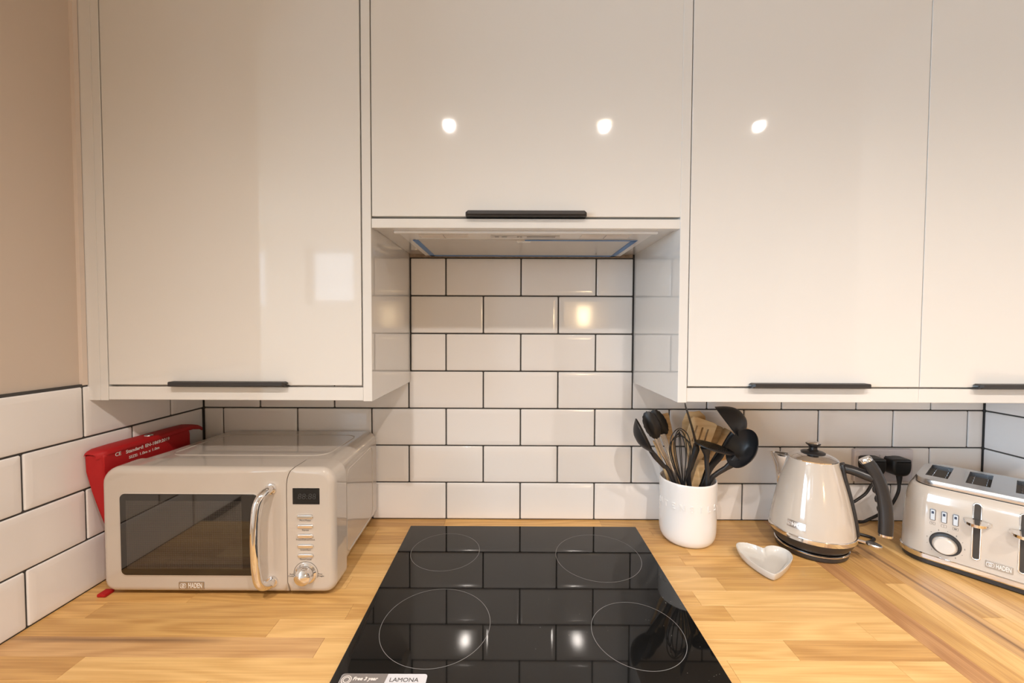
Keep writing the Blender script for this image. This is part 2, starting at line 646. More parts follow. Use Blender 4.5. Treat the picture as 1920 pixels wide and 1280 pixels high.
def put_tile(wall, u0, u1, z0, z1, axis, c):
    g = .0017
    u0 += g; u1 -= g; z0 += g; z1 -= g
    if u1 - u0 < .012 or z1 - z0 < .012: return
    o = bpy.data.objects.new('tile', tile_mesh(u1 - u0, z1 - z0))
    COL.objects.link(o); o.parent = wall
    wn = o.modifiers.new('weighted_normal', 'WEIGHTED_NORMAL'); wn.keep_sharp = True; wn.weight = 80
    jit = lambda s: rnd.uniform(-s, s)
    if axis == 'Y':
        o.location = ((u0 + u1) / 2, c, W + (z0 + z1) / 2)
        o.rotation_euler = (jit(.0035), jit(.0004), jit(.0035))
    elif axis == 'L':
        o.location = (c, (u0 + u1) / 2, W + (z0 + z1) / 2)
        o.rotation_euler = (jit(.0004), jit(.003), pi / 2 + jit(.0025))
    else:
        o.location = (c, (u0 + u1) / 2, W + (z0 + z1) / 2)
        o.rotation_euler = (jit(.0004), jit(.003), -pi / 2 + jit(.0025))


X0 = .02123
for row in range(1, 8):
    z1 = ZT - (row - 1) * PZ; z0 = z1 - PZ
    if row == 7: z0 = .0006
    off = X0 if row % 2 else X0 + PX / 2
    lo, hi = (-.2772, .3240) if row <= 3 else (XL - .0022, XR + .0022)
    if row == 4: pass
    k = math.floor((lo - off) / PX)
    x = off + k * PX
    while x < hi:
        a, b = max(x, lo), min(x + PX, hi)
        if row == 4 and (b < -.2755 or a > .318):
            put_tile(wall_back, a, b, z0, z1, 'Y', 0)
        elif row == 4 and a < -.2755 < b:
            put_tile(wall_back, a, b, z0, z1, 'Y', 0)
        else:
            put_tile(wall_back, a, b, z0, z1, 'Y', 0)
        x += PX
J0 = .409
for row in range(4, 8):
    z1 = ZT - (row - 1) * PZ; z0 = z1 - PZ
    if row == 7: z0 = .0006
    off = -J0 if row % 2 else -J0 + PX / 2
    k = math.floor((-.80 - off) / PX)
    y = off + k * PX
    while y < -.001:
        a, b = max(y, -.80), min(y + PX, -.001)
        put_tile(wall_left, a, b, z0, z1, 'L', XL)
        y += PX
    off = -.001 - (PX if row % 2 else PX * .5)
    y = off
    put_tile(wall_right, off, -.001, z0, z1, 'R', XR)
    for q in range(2):
        put_tile(wall_right, off - PX * (q + 1), off - PX * q, z0, z1, 'R', XR)

# ================================================================== WORKTOPS (oak block, stave by stave)
SW = .0425
main = thing('worktop', 'solid oak block worktop running along the back wall under the hob', 'worktop', (0, 0, W))
side = thing('worktop', 'oak block worktop leg in the right corner carrying the toaster', 'worktop', (0, 0, W))


def stave(parent, u0, u1, v0, v1, m, along='X'):
    """u along the grain, v across"""
    L, Wd = u1 - u0, v1 - v0
    mb = MB().box(-L / 2, L / 2, -Wd / 2, Wd / 2, -.038, 0, .00025, 1)
    if along == 'X': o = mb.build('stave', m, parent, ((u0 + u1) / 2, (v0 + v1) / 2, 0), smooth=False)
    else: o = mb.build('stave', m, parent, ((v0 + v1) / 2, (u0 + u1) / 2, 0), smooth=False, rot=(0, 0, pi / 2))
    return o


JX = .685
cuts = {5: (-.60, -.36, .40), 6: (-.77, -.335, .43), 7: (-.62, .36), 8: (-.7688, -.30, .40), 9: (-.417, .616), 10: (-.3158, .457),
        11: (-.677, .34, .60), 12: (-.45, .52)}
mats_ = {(9, 1): 'oak_pale', (9, 2): 'oak_pale', (10, 0): 'oak_streak', (10, 1): 'oak_pale', (10, 2): 'oak_mid', (11, 0): 'oak_mid', (11, 1): 'oak_pale',
         (8, 0): 'oak', (8, 1): 'oak'}
for k in range(0, 15):
    y1 = -.0009 - SW * k; y0 = y1 - SW + .0003
    if k == 0: y1 = .003
    if k in cuts:
        cs = list(cuts[k])
    else:
        cs = []; x = XL + rnd.uniform(.15, .4)
        while x < JX - .12:
            cs.append(x); x += rnd.uniform(.28, .55)
    xs = [XL - .003] + cs + [JX]
    for i in range(len(xs) - 1):
        m = mats_.get((k, i), rnd.choice(['oak', 'oak', 'oak', 'oak_pale', 'oak_mid']))
        stave(main, xs[i] + .00015, xs[i + 1] - .00015, y0, y1, m)
for k in range(14):
    x0 = JX + .0003 + SW * k; x1 = min(x0 + SW - .0003, XR)
    y = .003; i = 0
    fixed = {0: 'oak_red', 3: 'oak_streak_long'}
    while y > -1.0:
        ln = rnd.uniform(.35, .7)
        if k in fixed: ln = 1.7
        if k == 2 and i == 0: ln = .275
        if k == 1 and i == 0: ln = .75
        ye = max(y - ln, -1.0)
        m = fixed.get(k, rnd.choice(['oak', 'oak', 'oak_pale', 'oak_mid']))
        if k == 2: m = 'oak_mid' if i == 0 else 'oak_pale'
        if k == 1: m = 'oak'
        stave(side, ye + .00015, y - .00015, x0, x1, m, 'Y')
        y = ye; i += 1

# base units below the worktops (out of the picture, they carry the tops)
def base_unit(name, label, x0, x1, y0, y1, ndoor, face):
    t = thing(name, label, 'cabinet', ((x0 + x1) / 2, (y0 + y1) / 2, 0))
    hx, hy = (x1 - x0) / 2, (y1 - y0) / 2
    MB().box(-hx, hx, -hy, hy, .12, W - .0385).build('carcass', 'panel_gloss', t, smooth=False)
    MB().box(-hx + .05, hx - .05, -hy + .05, hy, 0, .12).build('plinth', 'panel_gloss', t, smooth=False)
    for i in range(ndoor):
        if face == 'Y':
            a = -hx + i * 2 * hx / ndoor
            MB().box(a + .002, a + 2 * hx / ndoor - .002, -hy - .019, -hy - .0005, .13, W - .045, .001).build('door', 'door_gloss', t, smooth=False)
        else:
            a = -hy + i * 2 * hy / ndoor
            MB().box(-hx - .019, -hx - .0005, a + .002, a + 2 * hy / ndoor - .002, .13, W - .045, .001).build('door', 'door_gloss', t, smooth=False)
base_unit('base_cabinet', 'cream gloss base cabinet run beneath the hob worktop', XL, .70, -.58, -.001, 3, 'Y')
base_unit('base_cabinet', 'cream gloss base cabinet run beneath the toaster worktop', .73, XR, -.98, -.001, 2, 'X')

# ================================================================== WALL CABINETS
YF = -.297           # front face of doors and panels
ZC = 2.16            # top of the cabinets
ZB = W + .378        # underside of the end panels


def door(parent, root, x0, x1, z0, z1, hx0=None, hx1=None, side_h=None):
    c = Vector(root.location)
    d = MB().box(x0 - c.x, x1 - c.x, YF - c.y, YF + .0185 - c.y, z0 - c.z, z1 - c.z, .0012, 2).build('door', 'door_gloss', parent)
    if hx0 is not None:
        # black lip pull under the lower door edge: a folded strip with cut corners
        prof = [(YF + .012, z0 - .0012), (YF - .0125, z0 - .0016), (YF - .0160, z0 + .0010), (YF - .0160, z0 + .0068), (YF - .0150, z0 + .0078), (YF - .0008, z0 + .0078),
                (YF - .0008, z0 + .0062), (YF - .0120, z0 + .0058), (YF - .0120, z0 + .0012), (YF + .012, z0 + .0006)]
        mb = MB(); n = 14
        L = hx1 - hx0
        rings = []
        for k in range(n + 1):
            t = k / n
            x = hx0 + L * t
            e = min(x - hx0, hx1 - x)
            cut = max(0, .005 - e)
            rings.append([(x - c.x, max(y, YF - .016 + cut * .9) - c.y, z - c.z) for y, z in prof])
        xs = [0, .001, .0025, .005, L - .005, L - .0025, L - .001, L]
        rings = []
        for s in xs:
            e = min(s, L - s); cut = max(0, .005 - e)
            rings.append([(hx0 + s - c.x, max(y, YF - .016 + cut) - c.y, min(z, z0 + .0078 - cut * .55) - c.z) for y, z in prof])
        mb.loft(rings)
        mb.box(hx0 + .004 - c.x, hx1 - .004 - c.x, YF - .01605 - c.y, YF - .0150 - c.y, z0 + .0010 - c.z, z0 + .0015 - c.z)
        mb.build('handle', 'handle_black', d, angle=25)
    return d


def part(t, name, m, *bs, bev=.0006):
    c = Vector(t.location); mb = MB()
    for x0, x1, y0, y1, z0, z1 in bs:
        mb.box(x0 - c.x, x1 - c.x, y0 - c.y, y1 - c.y, z0 - c.z, z1 - c.z, bev, 1)
    return mb.build(name, m, t, smooth=False)


# left wall unit
t = thing('wall_cabinet', 'cream gloss wall cabinet above the microwave, black pull under its door', 'cabinet', (-.548, -.15, W + .40))
part(t, 'carcass', 'panel_gloss', (-.8165, -.2960, YF + .0235, -.0005, W + .4065, ZC), (-.8165, -.2960, YF + .0215, -.27, W + .4065, W + .42))
part(t, 'end_panel', 'panel_gloss', (-.8165, -.8015, YF, -.0005, ZB, ZC))
part(t, 'end_panel', 'panel_gloss', (-.2955, -.2780, YF - .0005, -.0005, ZB, ZC))
part(t, 'scribe_panel', 'panel_gloss', (-.8478, -.8172, YF + .0005, YF + .018, ZB, ZC))
part(t, 'pelmet', 'panel_gloss', (-.8012, -.2958, YF + .001, YF + .019, W + .3795, W + .4055))
door(t, t, -.7992, -.2982, W + .4095, ZC, -.6740, -.4430)
# bridging unit over the hob
t = thing('wall_cabinet', 'wide cream gloss cabinet bridging the gap above the hob', 'cabinet', (.025, -.15, W + .74))
part(t, 'carcass', 'panel_gloss', (-.2772, .3262, YF + .0235, -.0005, W + .7395, ZC))
part(t, 'soffit', 'panel_gloss', (-.2772, .3262, YF + .021, -.0045, W + .7215, W + .7390))
part(t, 'pelmet', 'panel_gloss', (-.2775, .3264, YF + .001, YF + .020, W + .7190, W + .7372))
door(t, t, -.2762, .3258, W + .7412, ZC, -.0920, .1410)
# right wall unit
t = thing('wall_cabinet', 'cream gloss wall cabinet above the utensil pot and kettle', 'cabinet', (.57, -.15, W + .40))
part(t, 'carcass', 'panel_gloss', (.3435, .8014, YF + .0235, -.0005, W + .4065, ZC))
part(t, 'end_panel', 'panel_gloss', (.3255, .3432, YF - .0005, -.0005, ZB, ZC))
part(t, 'pelmet', 'panel_gloss', (.3434, .8018, YF + .001, YF + .019, W + .3795, W + .4070))
door(t, t, .3452, .8008, W + .4105, ZC, .4645, .6972)
# corner unit
t = thing('wall_cabinet', 'cream gloss corner wall cabinet over the toaster, cut off by the picture edge', 'cabinet', (1.04, -.15, W + .40))
part(t, 'carcass', 'panel_gloss', (.8018, 1.2750, YF + .0235, -.0005, W + .4065, ZC))
part(t, 'pelmet', 'panel_gloss', (.8022, 1.2750, YF + .001, YF + .019, W + .3795, W + .4070))
part(t, 'filler', 'panel_gloss', (1.2580, 1.2750, YF, YF + .018, W + .4085, ZC))
door(t, t, .8022, 1.2570, W + .4105, ZC, .9050, 1.1380)

# ================================================================== EXTRACTOR under the bridging unit
t = thing('extractor_hood', 'white built-in extractor hood with blue tape left on its filter', 'extractor hood', (.0250, -.15, W + .7145))
part(t, 'housing', 'hood_white', (-.232, .283, -.2650, -.0180, W + .7150, W + .7213))
part(t, 'front_lip', 'hood_white', (-.2405, .2905, -.2740, -.2655, W + .7142, W + .7205))
part(t, 'filter_panel', 'hood_grille', (-.2110, .2640, -.2140, -.0220, W + .7136, W + .7149), bev=.0003)
part(t, 'filter_catch', 'hood_white', (.0080, .0380, -.2100, -.1960, W + .7122, W + .7135), bev=.0003)
for x in (-.1930, .1400):
    l = part(t, 'lamp_cover', 'lens_frost', (x, x + .1000, -.2610, -.2310, W + .7138, W + .7149), bev=.0003)
    q = MB().box(x + .0490 - .025, x + .0505 - .025, -.1110, -.0810, -.0012, -.0007)
    q.build('divider', 'hood_slot', l, smooth=False)
p = part(t, 'control_strip', 'hood_grille', (-.0470, .0960, -.2540, -.2360, W + .7137, W + .7149), bev=.0003)
for a, b in ((-.0380, -.0300), (-.0240, -.0130), (.0080, .0110), (.0140, .0180), (.0280, .0870)):
    MB().box(a - .025, b - .025, -.0985, -.0920, -.0016, -.0010).build('switch_slot', 'hood_slot', p, smooth=False)
for x0, x1, y0, y1 in ((-.2170, -.2050, -.2140, -.0215), (.2550, .2670, -.2140, -.0215), (-.2170, .2670, -.0330, -.0215), (.0250, .2670, -.2160, -.2100)):
    MB().box(x0 - .025, x1 - .025, y0 + .15, y1 + .15, -.0020, -.0011).build('tape_strip', 'tape_blue', t, smooth=False)

# ================================================================== HOB
t = thing('induction_hob', 'frameless black glass induction hob with four thin ring markings', 'hob', (.0285, -.306, W))
MB().box(-.2950, .2950, -.2600, .2600, .0001, .0052, .0012, 2).build('glass_top', 'hob_glass', t)


def ring(x, y, r, w=.0007):
    mb = MB(); n = 96
    mb.loft([[(x + q * cos(2 * pi * i / n), y + q * sin(2 * pi * i / n), .00535) for i in range(n)] for q in (r, r + w)], False, False)
    mb.build('zone_ring', 'ring_print', t, smooth=False)


for x, y, r in ((-.1553, -.1663, .0787), (.1955, -.1855, .0950), (-.1330, -.3996, .0945), (.2145, -.4186, .0772)):
    ring(x - .0285, y + .306, r)
st = MB()
slab(st, rrect(-.2530, -.1255, -.5600, -.5035, .0045, 4), .0058, .0053, .0001, 1, to3=lambda x, y, z: (x - .0285, z + .306, y))
lab = st.build('sticker', 'sticker_silver', t, smooth=False)
st = MB()
pl = rrect(-.2525, -.1905, -.5595, -.5040, (.0045, .0001, .0001, .0045), 4)
pl = [(x + (.006 if x > -.2 and z > -.52 else 0), z) for x, z in pl]
slab(st, pl, .0061, .00585, .00005, 1, to3=lambda x, y, z: (x - .0285, z + .306, y))
st.build('sticker_print', 'sticker_grey', lab, smooth=False)
bs = ((1, 0, 0), (0, 1, 0))
text('lettering', 'LAMONA', .0098, 'ink', lab, (-.1585 - .0285, -.5145 + .306, .0060), bs, .0001, sx=1.05)
text('lettering', 'Free 3 year', .0078, 'print_white', lab, (-.2160 - .0285, -.5130 + .306, .0063), bs, .0001, off=.00022, shear=.2)
for r in (.0062, .0038):
    mb = MB(); n = 40
    mb.loft([[(-.2430 - .0285 + q * cos(2 * pi * i / n), -.5150 + .306 + q * sin(2 * pi * i / n), .0064) for i in range(n)] for q in (r, r + .0012)], False, False)
    mb.build('emblem_ring', 'print_white', lab, smooth=False)

# ================================================================== MICROWAVE
t = thing('microwave', 'cream retro microwave oven with chrome handle in the left corner', 'microwave', (-.569, -.17, W))
cx, cy = -.569, -.17


def rr3(x0, x1, z0, z1, r, y, n=6):
    return [(x, y, z) for x, z in rrect(x0 - cx, x1 - cx, z0, z1, r, n)]


FY = -.325 - cy       # front face, local
mb = MB()
mb.loft([rr3(-.7800, -.3700, .012, .243, .024, -.008 - cy), rr3(-.7820, -.3680, .010, .2455, .026, -.012 - cy), rr3(-.7860, -.3600, .008, .2485, .028, -.20 - cy),
         rr3(-.7885, -.3525, .008, .2505, .028, -.268 - cy)])
mb.build('body', 'cream_micro', t)
# raised panels pressed into the side and the top
def emboss(poly3, name):
    mb = MB(); P = [Vector(p) for p in poly3]
    mb.tube(P + [P[0]], .0016, 6, False)
    return mb.build(name, 'cream_micro', t)
side_x = lambda y: -.3525 - (.3525 - .3600) * 0 - (.0075) * ((y + .268) / .068) if y < -.20 else -.3600 - .008 * ((y + .20) / .188)
pl = rrect(-.235, -.045, .035, .215, .02, 4)
emboss([(side_x(y) - cx - .0003, y - cy, z) for y, z in pl], 'side_ridge')
pl = rrect(-.740, -.400, -.235, -.055, .03, 5)
emboss([(x - cx, y - cy, .2505 - .005 * (y + .268) / .256 - .0006) for x, y in pl], 'top_ridge')
for x in (-.75, -.41):
    for y in (-.27, -.05):
        MB().lathe([(.011, 0), (.013, .003), (.013, .0095)], (x - cx, y - cy, 0), 20).build('foot', 'black_plastic', t)
MB().lathe([(.0, -.0012), (.0022, -.001), (.003, 0)], (side_x(-.10) - cx + .0012, -.10 - cy, .024), 12, 'X').build('screw', 'steel', t)

# front: control panel (right) and door (left), each with a soft outer edge and a tight seam
zt, zb = .2535, .0075
seam = [(-.4352, zb), (-.4352, .03), (-.4352, .20), (-.4348, .220), (-.4335, .232), (-.4305, .2415), (-.4262, .2490), (-.4215, zt)]
arc = lambda x, z, r, a0, a1, n=6: [(x + r * cos(radians(a0 + (a1 - a0) * k / n)), z + r * sin(radians(a0 + (a1 - a0) * k / n))) for k in range(n + 1)]
sd = [(a - .0006, b) for a, b in seam]
door_poly = arc(-.7950 + .022, zb + .022, .022, 180, 270) + [(-.60, zb)] + sd + [(-.60, zt)] + arc(-.7950 + .033, zt - .033, .033, 90, 180)
radii = [.013] * 7 + [.013] + [.013, .0012, .0012, .0012, .0012, .0012, .0012, .010] + [.013] + [.013] * 7
dm = MB()
slab(dm, [(x - cx, z) for x, z in door_poly], FY, -.2695 - cy, radii, 6)
dr = dm.build('door', 'cream_micro', t, angle=40)
sp_ = [(a + .0006, b) for a, b in seam]
pan = arc(-.3427 - .022, zb + .022, .022, -90, 0) + arc(-.3427 - .030, zt - .030, .030, 0, 90) + [sp_[-1]] + sp_[::-1][1:]
radii = [.013] * 14 + [.010, .0012, .0012, .0012, .0012, .0012, .0012, .013]
pm = MB()
slab(pm, [(x - cx, z) for x, z in pan], FY, -.2695 - cy, radii, 6)
panel = pm.build('control_panel', 'cream_micro', t, angle=40)
MB().box(-.46 - cx, -.40 - cx, -.300 - cy, -.27 - cy, .012, .247).build('seam_backing', 'gap_black', t, smooth=False)
# window in the door
mb = MB()
slab(mb, rrect(-.7583 - cx, -.4866 - cx, .0413, .2055, .011, 5), FY - .0012, FY + .004, .0012, 3)
mb.build('window_surround', 'cream_micro', dr)
mb = MB()
gx, gz = (-.7556 - .4892) / 2 - cx, .1234
slab(mb, rrect(-.1332, .1332, -.0795, .0795, .0095, 5), 0, .004, .0008, 2)
mb.build('window_glass', 'micro_glass', dr, (gx, FY - .0020, gz))
# handle: bowed chrome bar on two collars
mb = MB()
hp = cr([(-.4640, FY + .002, .2140), (-.4650, FY - .012, .2140), (-.4695, FY - .026, .2060), (-.4735, FY - .033, .1850), (-.4750, FY - .036, .1250),
         (-.4735, FY - .033, .0620), (-.4695, FY - .026, .0400), (-.4650, FY - .012, .0320), (-.4640, FY + .002, .0320)], 5)
mb.tube([(x - cx, y, z) for x, y, z in hp], .0076, 16)
hd = mb.build('handle', 'chrome', dr)
for z in (.2140, .0320):
    MB().lathe([(.0085, -.004), (.0105, -.003), (.0112, 0)], (-.4640 - cx, FY, z), 24, 'Y').build('collar', 'chrome', hd)
# display, buttons, knob, print
mb = MB()
slab(mb, rrect(-.4229 - cx, -.3710 - cx, .1835, .2150, .0008, 2), FY - .0008, FY + .002, .0005, 1)
disp = mb.build('display', 'display_black', panel)
text('digits', '88:88', .0155, 'digit_dim', disp, (-.3955 - cx, FY - .0009, .1985), ext=.0001, sx=1.05, shear=.12)
for zz, s in ((.1597, 'Micro Power'), (.1409, 'Express'), (.1221, 'Preset/Defrost/Clock'), (.1022, 'Instant/Start'), (.0834, 'Pause/Cancel')):
    mb = MB()
    slab(mb, rrect(-.4145 - cx, -.3832 - cx, zz - .0042, zz + .0042, .0041, 5), FY - .0030, FY + .002, .0022, 4)
    mb.build('button', 'chrome', panel)
    text('lettering', s, .0042, 'ink', panel, (-.3990 - cx, FY - .0002, zz - .0078), ext=.0001)
mb = MB()
mb.lathe([(.0205, 0), (.0205, -.0018), (.0170, -.0045), (.0162, -.012), (.0148, -.0165), (.0110, -.0195), (.0055, -.0212), (.0001, -.0218)], (-.3990 - cx, FY, .0480), 40, 'Y')
mb.build('dial', 'chrome', panel)
mb = MB()
A = [radians(200 - 220 * k / 28) for k in range(29)]
mb.loft([[(-.3990 - cx + r * cos(a), FY - .0003, .0480 + r * sin(a)) for a in A] for r in (.0228, .0236)], False, False, closed=False)
mb.build('dial_scale', 'ink', panel, smooth=False)
text('lettering', 'Auto', .0040, 'ink', panel, (-.4265 - cx, FY - .0002, .0465), ext=.0001)
text('lettering', 'Cooking', .0040, 'ink', panel, (-.4265 - cx, FY - .0002, .0425), ext=.0001)
text('lettering', 'Time', .0040, 'ink', panel, (-.3715 - cx, FY - .0002, .0470), ext=.0001)
text('lettering', 'Weight', .0040, 'ink', panel, (-.3700 - cx, FY - .0002, .0430), ext=.0001)


def badge(parent, x0, x1, z0, z1, y, plate_m='badge_plate', rim=True):
    mb = MB()
    slab(mb, rrect(x0, x1, z0, z1, .0012, 3), y - .0014, y + .001, .0006, 2)
    b = mb.build('badge', plate_m, parent)
    h = z1 - z0; w = x1 - x0
    text('lettering', 'HADEN', h * .92, 'badge_letter', b, (x0 + w * .66, y - .0016, (z0 + z1) / 2), ext=.0002, off=h * .008, fit=w * .54)
    mb = MB()
    ex, ez = x0 + w * .175, (z0 + z1) / 2
    P = rrect(ex - h * .36, ex + h * .36, ez - h * .28, ez + h * .28, h * .16, 4)
    mb.tube([(a, y - .0015, c_) for a, c_ in P] + [(P[0][0], y - .0015, P[0][1])], .0004, 5, False)
    P = [(ex + h * .17 * cos(2 * pi * k / 16), ez + h * .17 * sin(2 * pi * k / 16)) for k in range(17)]
    mb.tube([(a, y - .0015, c_) for a, c_ in P], .0004, 5, False)
    mb.box(ex - h * .08, ex + h * .08, y - .0018, y - .0012, ez - h * .03, ez + h * .03)
    mb.build('emblem', 'badge_letter', b)
    return b


badge(dr, -.6455 - cx, -.5965 - cx, .0158, .0308, FY)

# ================================================================== FIRE BLANKET POUCH
t = thing('fire_blanket_pouch', 'red fire blanket pouch squeezed between the tiled wall and the microwave', 'fire blanket', (-.818, -.19, W))
c = Vector((-.818, -.19, 0))
mb = MB()
# soft bag wedged between wall and oven: full at the top, its front edge slanting back lower down
secs = [(-.3150, -.8300, -.8000, .268), (-.3120, -.8350, -.7985, .275), (-.300, -.8365, -.7985, .2785), (-.270, -.8365, -.7985, .2765), (-.19, -.8365, -.7990, .2745), (-.11, -.8360, -.7995, .271), (-.098, -.8340, -.8030, .266)]
rings = []
for y, xa, xb, zt_ in secs:
    r = []
    zz = [.004, .06, .115, .16, .20, .24, zt_ - .008, zt_]
    sh = lambda z: .045 * max(0, 1 - z / (zt_ - .03)) ** 1.3 * (1 if y < -.25 else .3)
    for k, z in enumerate(zz):
        f = max(0, min(1, (z - .05) / (zt_ - .08)))
        r.append((-.8025 + (xa + .8025) * f, y + sh(z), z))
    for z in reversed(zz):
        r.append((xb - (.0012 if z == zt_ else 0), y + .002 + sh(z), z))
    rings.append([Vector(p) - c for p in r])
mb.loft(rings)
mb.build('pouch', 'red_fabric', t, angle=60)
# flap folded over the top, with a curled tongue at the far end
mb = MB()
fs = [(-.3165, .2760, -.8090, -.8330), (-.3120, .2800, -.8010, -.8355), (-.3020, .2825, -.7970, -.8365), (-.27, .2830, -.7965, -.8370), (-.19, .2815, -.7970, -.8370), (-.12, .2810, -.7985, -.8370), (-.085, .2795, -.802, -.8365), (-.060, .2735, -.806, -.8350), (-.043, .2660, -.812, -.8310)]
rings = []
for y, z, xb, xa in fs:
    xs_ = [xa, xa + .004, xa * .6 + xb * .4, xb - .004, xb, xb + .0002]
    top = [z - .004, z, z + .0005, z - .001, z - .004, z - .0105]
    th = .0014
    r = [(x, y, q) for x, q in zip(xs_, top)] + [(x - (.0012 if i > 2 else 0), y, q - th) for i, (x, q) in reversed(list(enumerate(zip(xs_, top))))]
    rings.append([Vector(p) - c for p in r])
mb.loft(rings)
fl = mb.build('flap', 'red_fabric', t, angle=60)
mb = MB()
mb.lathe([(.0042, .0008), (.0062, .0016), (.0078, .0010), (.0082, 0)], (-.812 + .818, -.199 + .19, .2820), 24, cap=False)
mb.build('eyelet', 'steel', fl)
MB().lathe([(.0042, .0002), (.0001, .0002)], (.006, -.009, .2820), 20).build('eyelet_hole', 'gap_black', fl)
MB().box(-.8030 + .818, -.7860 + .818, -.3290 + .19, -.3100 + .19, .0005, .0065, .0015).build('corner_tab', 'red_fabric', t)
tb = ((0, 1, 0), (0, 0, 1))
text('lettering', 'Standard: EN-1869:2019', .0098, 'print_white', t, (-.7976 - c.x, -.2145 - c.y, .2652), tb, .0001, fit=.1060, off=.00018)
text('lettering', 'CE', .0105, 'print_white', t, (-.7976 - c.x, -.2840 - c.y, .2665), tb, .0001, off=.00015)
text('lettering', 'SIZE: 1.0m x 1.0m', .0080, 'print_white', t, (-.7976 - c.x, -.2250 - c.y, .2520), tb, .0001, fit=.0720, off=.00015)

# ================================================================== UTENSIL POT
PC = Vector((.438, -.092, 0))
PH = .155
t = thing('utensil_pot', 'white glazed ceramic pot with raised lettering, full of kitchen utensils', 'pot', (PC.x, PC.y, W))
prof = [(.0001, .004), (.040, .004), (.046, .0015), (.050, .0005), (.0555, .003), (.0615, .010), (.0650, .020), (.0665, .034), (.0668, .06), (.0668, .12), (.0668, .1500), (.0662, .1535), (.0648, .1550), (.0632, .1535), (.0622, .1490),
        (.0618, .06), (.0600, .020), (.050, .0095), (.0001, .0085)]
MB().lathe(prof, seg=72).build('body', 'white_ceramic', t, angle=50)
mbl = MB()
word = 'UTENSILS'
for i, ch in enumerate(word):
    # angle of each letter round the pot, 0 = straight at the viewer along -y
    a = radians(-68 + i * 18.2) - .34
    n = Vector((sin(a), -cos(a), 0)); X = Vector((cos(a), sin(a), 0))
    p = n * .0672 + Vector((0, 0, .0995))
    text('x', ch, .021, 'white_ceramic', None, p, (X, (0, 0, 1)), .0009, mb=mbl, sx=.9, off=.0003)
mbl.build('lettering', 'white_ceramic', t, smooth=False)


def V(a, b):
    return tuple(Vector(a) - Vector(b))


# ---- utensils. Each is its own thing; points are world positions
def bowl_head(mb, c, d, n, L, Wd, dep, th=.0022, scallop=0, nr=7, na=40, pw=2.0):
    c, d, n = Vector(c), Vector(d).normalized(), Vector(n)
    n = (n - d * n.dot(d)).normalized(); s = d.cross(n)
    rings = []
    def pt(r, a, off):
        k = 1 + scallop * cos(16 * a) * (r ** 6)
        return c + d * (r * k * L / 2 * cos(a)) + s * (r * k * Wd / 2 * sin(a)) - n * (dep * (1 - r ** pw) + off)
    for i in range(1, nr + 1):
        rings.append([pt((i / nr) ** .7, 2 * pi * j / na, 0) for j in range(na)])
    for i in range(nr, 0, -1):
        rings.append([pt((i / nr) ** .7 * (1.0 if i < nr else 1.015), 2 * pi * j / na, th) for j in range(na)])
    mb.loft(rings)
    return mb


def strap(mb, pts, w, dy, n=5, seg=14, ydir=(0, 1, 0), sq=2.4):
    P = cr(pts, n); Wl = lerp_list([float(a) for a in w], n); D = lerp_list([float(a) for a in dy], n)
    rings = []
    for i, p in enumerate(P):
        tt = (P[min(i + 1, len(P) - 1)] - P[max(i - 1, 0)]).normalized()
        b = Vector(ydir); b = (b - tt * b.dot(tt)).normalized(); s = tt.cross(b)
        r = []
        for k in range(seg):
            a = 2 * pi * k / seg
            ca, sa = cos(a), sin(a)
            e = 2 / sq
            r.append(p + s * (Wl[i] / 2 * math.copysign(abs(ca) ** e, ca)) + b * (D[i] / 2 * math.copysign(abs(sa) ** e, sa)))
        rings.append(r)
    mb.loft(rings)
    return mb


def utensil(name, label, group='kitchen utensils standing in the white pot', loc=None):
    p = loc or (PC.x, PC.y, W + .012)
    return thing(name, label, 'utensil', p, 0, group)


def wbuild(mb, root, name, m, parent=None, **k):
    o = Vector(root.location)
    mb.v = [tuple(Vector(p) - o) for p in mb.v]
    return mb.build(name, m, parent or root, **k)


FB = W + .016        # foot level of the utensils inside the pot

# 1 black cooking spoon, leaning left
u = utensil('cooking_spoon', 'black cooking spoon leaning furthest left out of the pot, seen edge-on')
mb = MB(); bowl_head(mb, (0.3175, -0.1280, 1.1681), V((0.2953, -0.1280, 1.2080), (0.3399, -0.1280, 1.1243)), (.85, -.24, .30), .090, .056, .022)
wbuild(mb, u, 'head', 'black_matte')
mb = MB(); strap(mb, [(0.3308, -0.1280, 1.1333), (0.3443, -0.1270, 1.1162), (0.3652, -0.1200, 1.0932), (0.3861, -0.1170, 1.0673), (.442, -.114, FB)], [.010, .013, .011, .011, .009], [.012, .010, .010, .010, .009])
wbuild(mb, u, 'handle', 'black_matte')
# 2 tongs
u = utensil('tongs', 'steel tongs with two scalloped black silicone tips at the left of the pot')
for k, (cpt, lo, hi, arm) in enumerate((((0.3462, -0.0920, 1.1855), (0.3614, -0.0920, 1.1507), (0.3338, -0.0920, 1.2201), [(0.3594, -0.0900, 1.1529), (0.3714, -0.0910, 1.1237), (0.3889, -0.0920, 1.0891), (0.4009, -0.0930, 1.0599), (.447, -.094, FB)]),
                              ((0.3749, -0.0640, 1.1858), (0.3904, -0.0640, 1.1529), (0.3581, -0.0640, 1.2173), [(0.3834, -0.0680, 1.1566), (0.3940, -0.0700, 1.1230), (0.4031, -0.0760, 1.0920), (0.4094, -0.0820, 1.0560), (.449, -.090, FB)]))):
    mb = MB(); bowl_head(mb, cpt, V(hi, lo), (.35, .9, .15), .072, .038 if k == 0 else .036, .010, .0035, .03)
    wbuild(mb, u, 'tip', 'black_matte')
    mb = MB(); strap(mb, arm, [.014, .013, .012, .010, .009], [.0035, .003, .003, .003, .003])
    wbuild(mb, u, 'arm', 'steel')
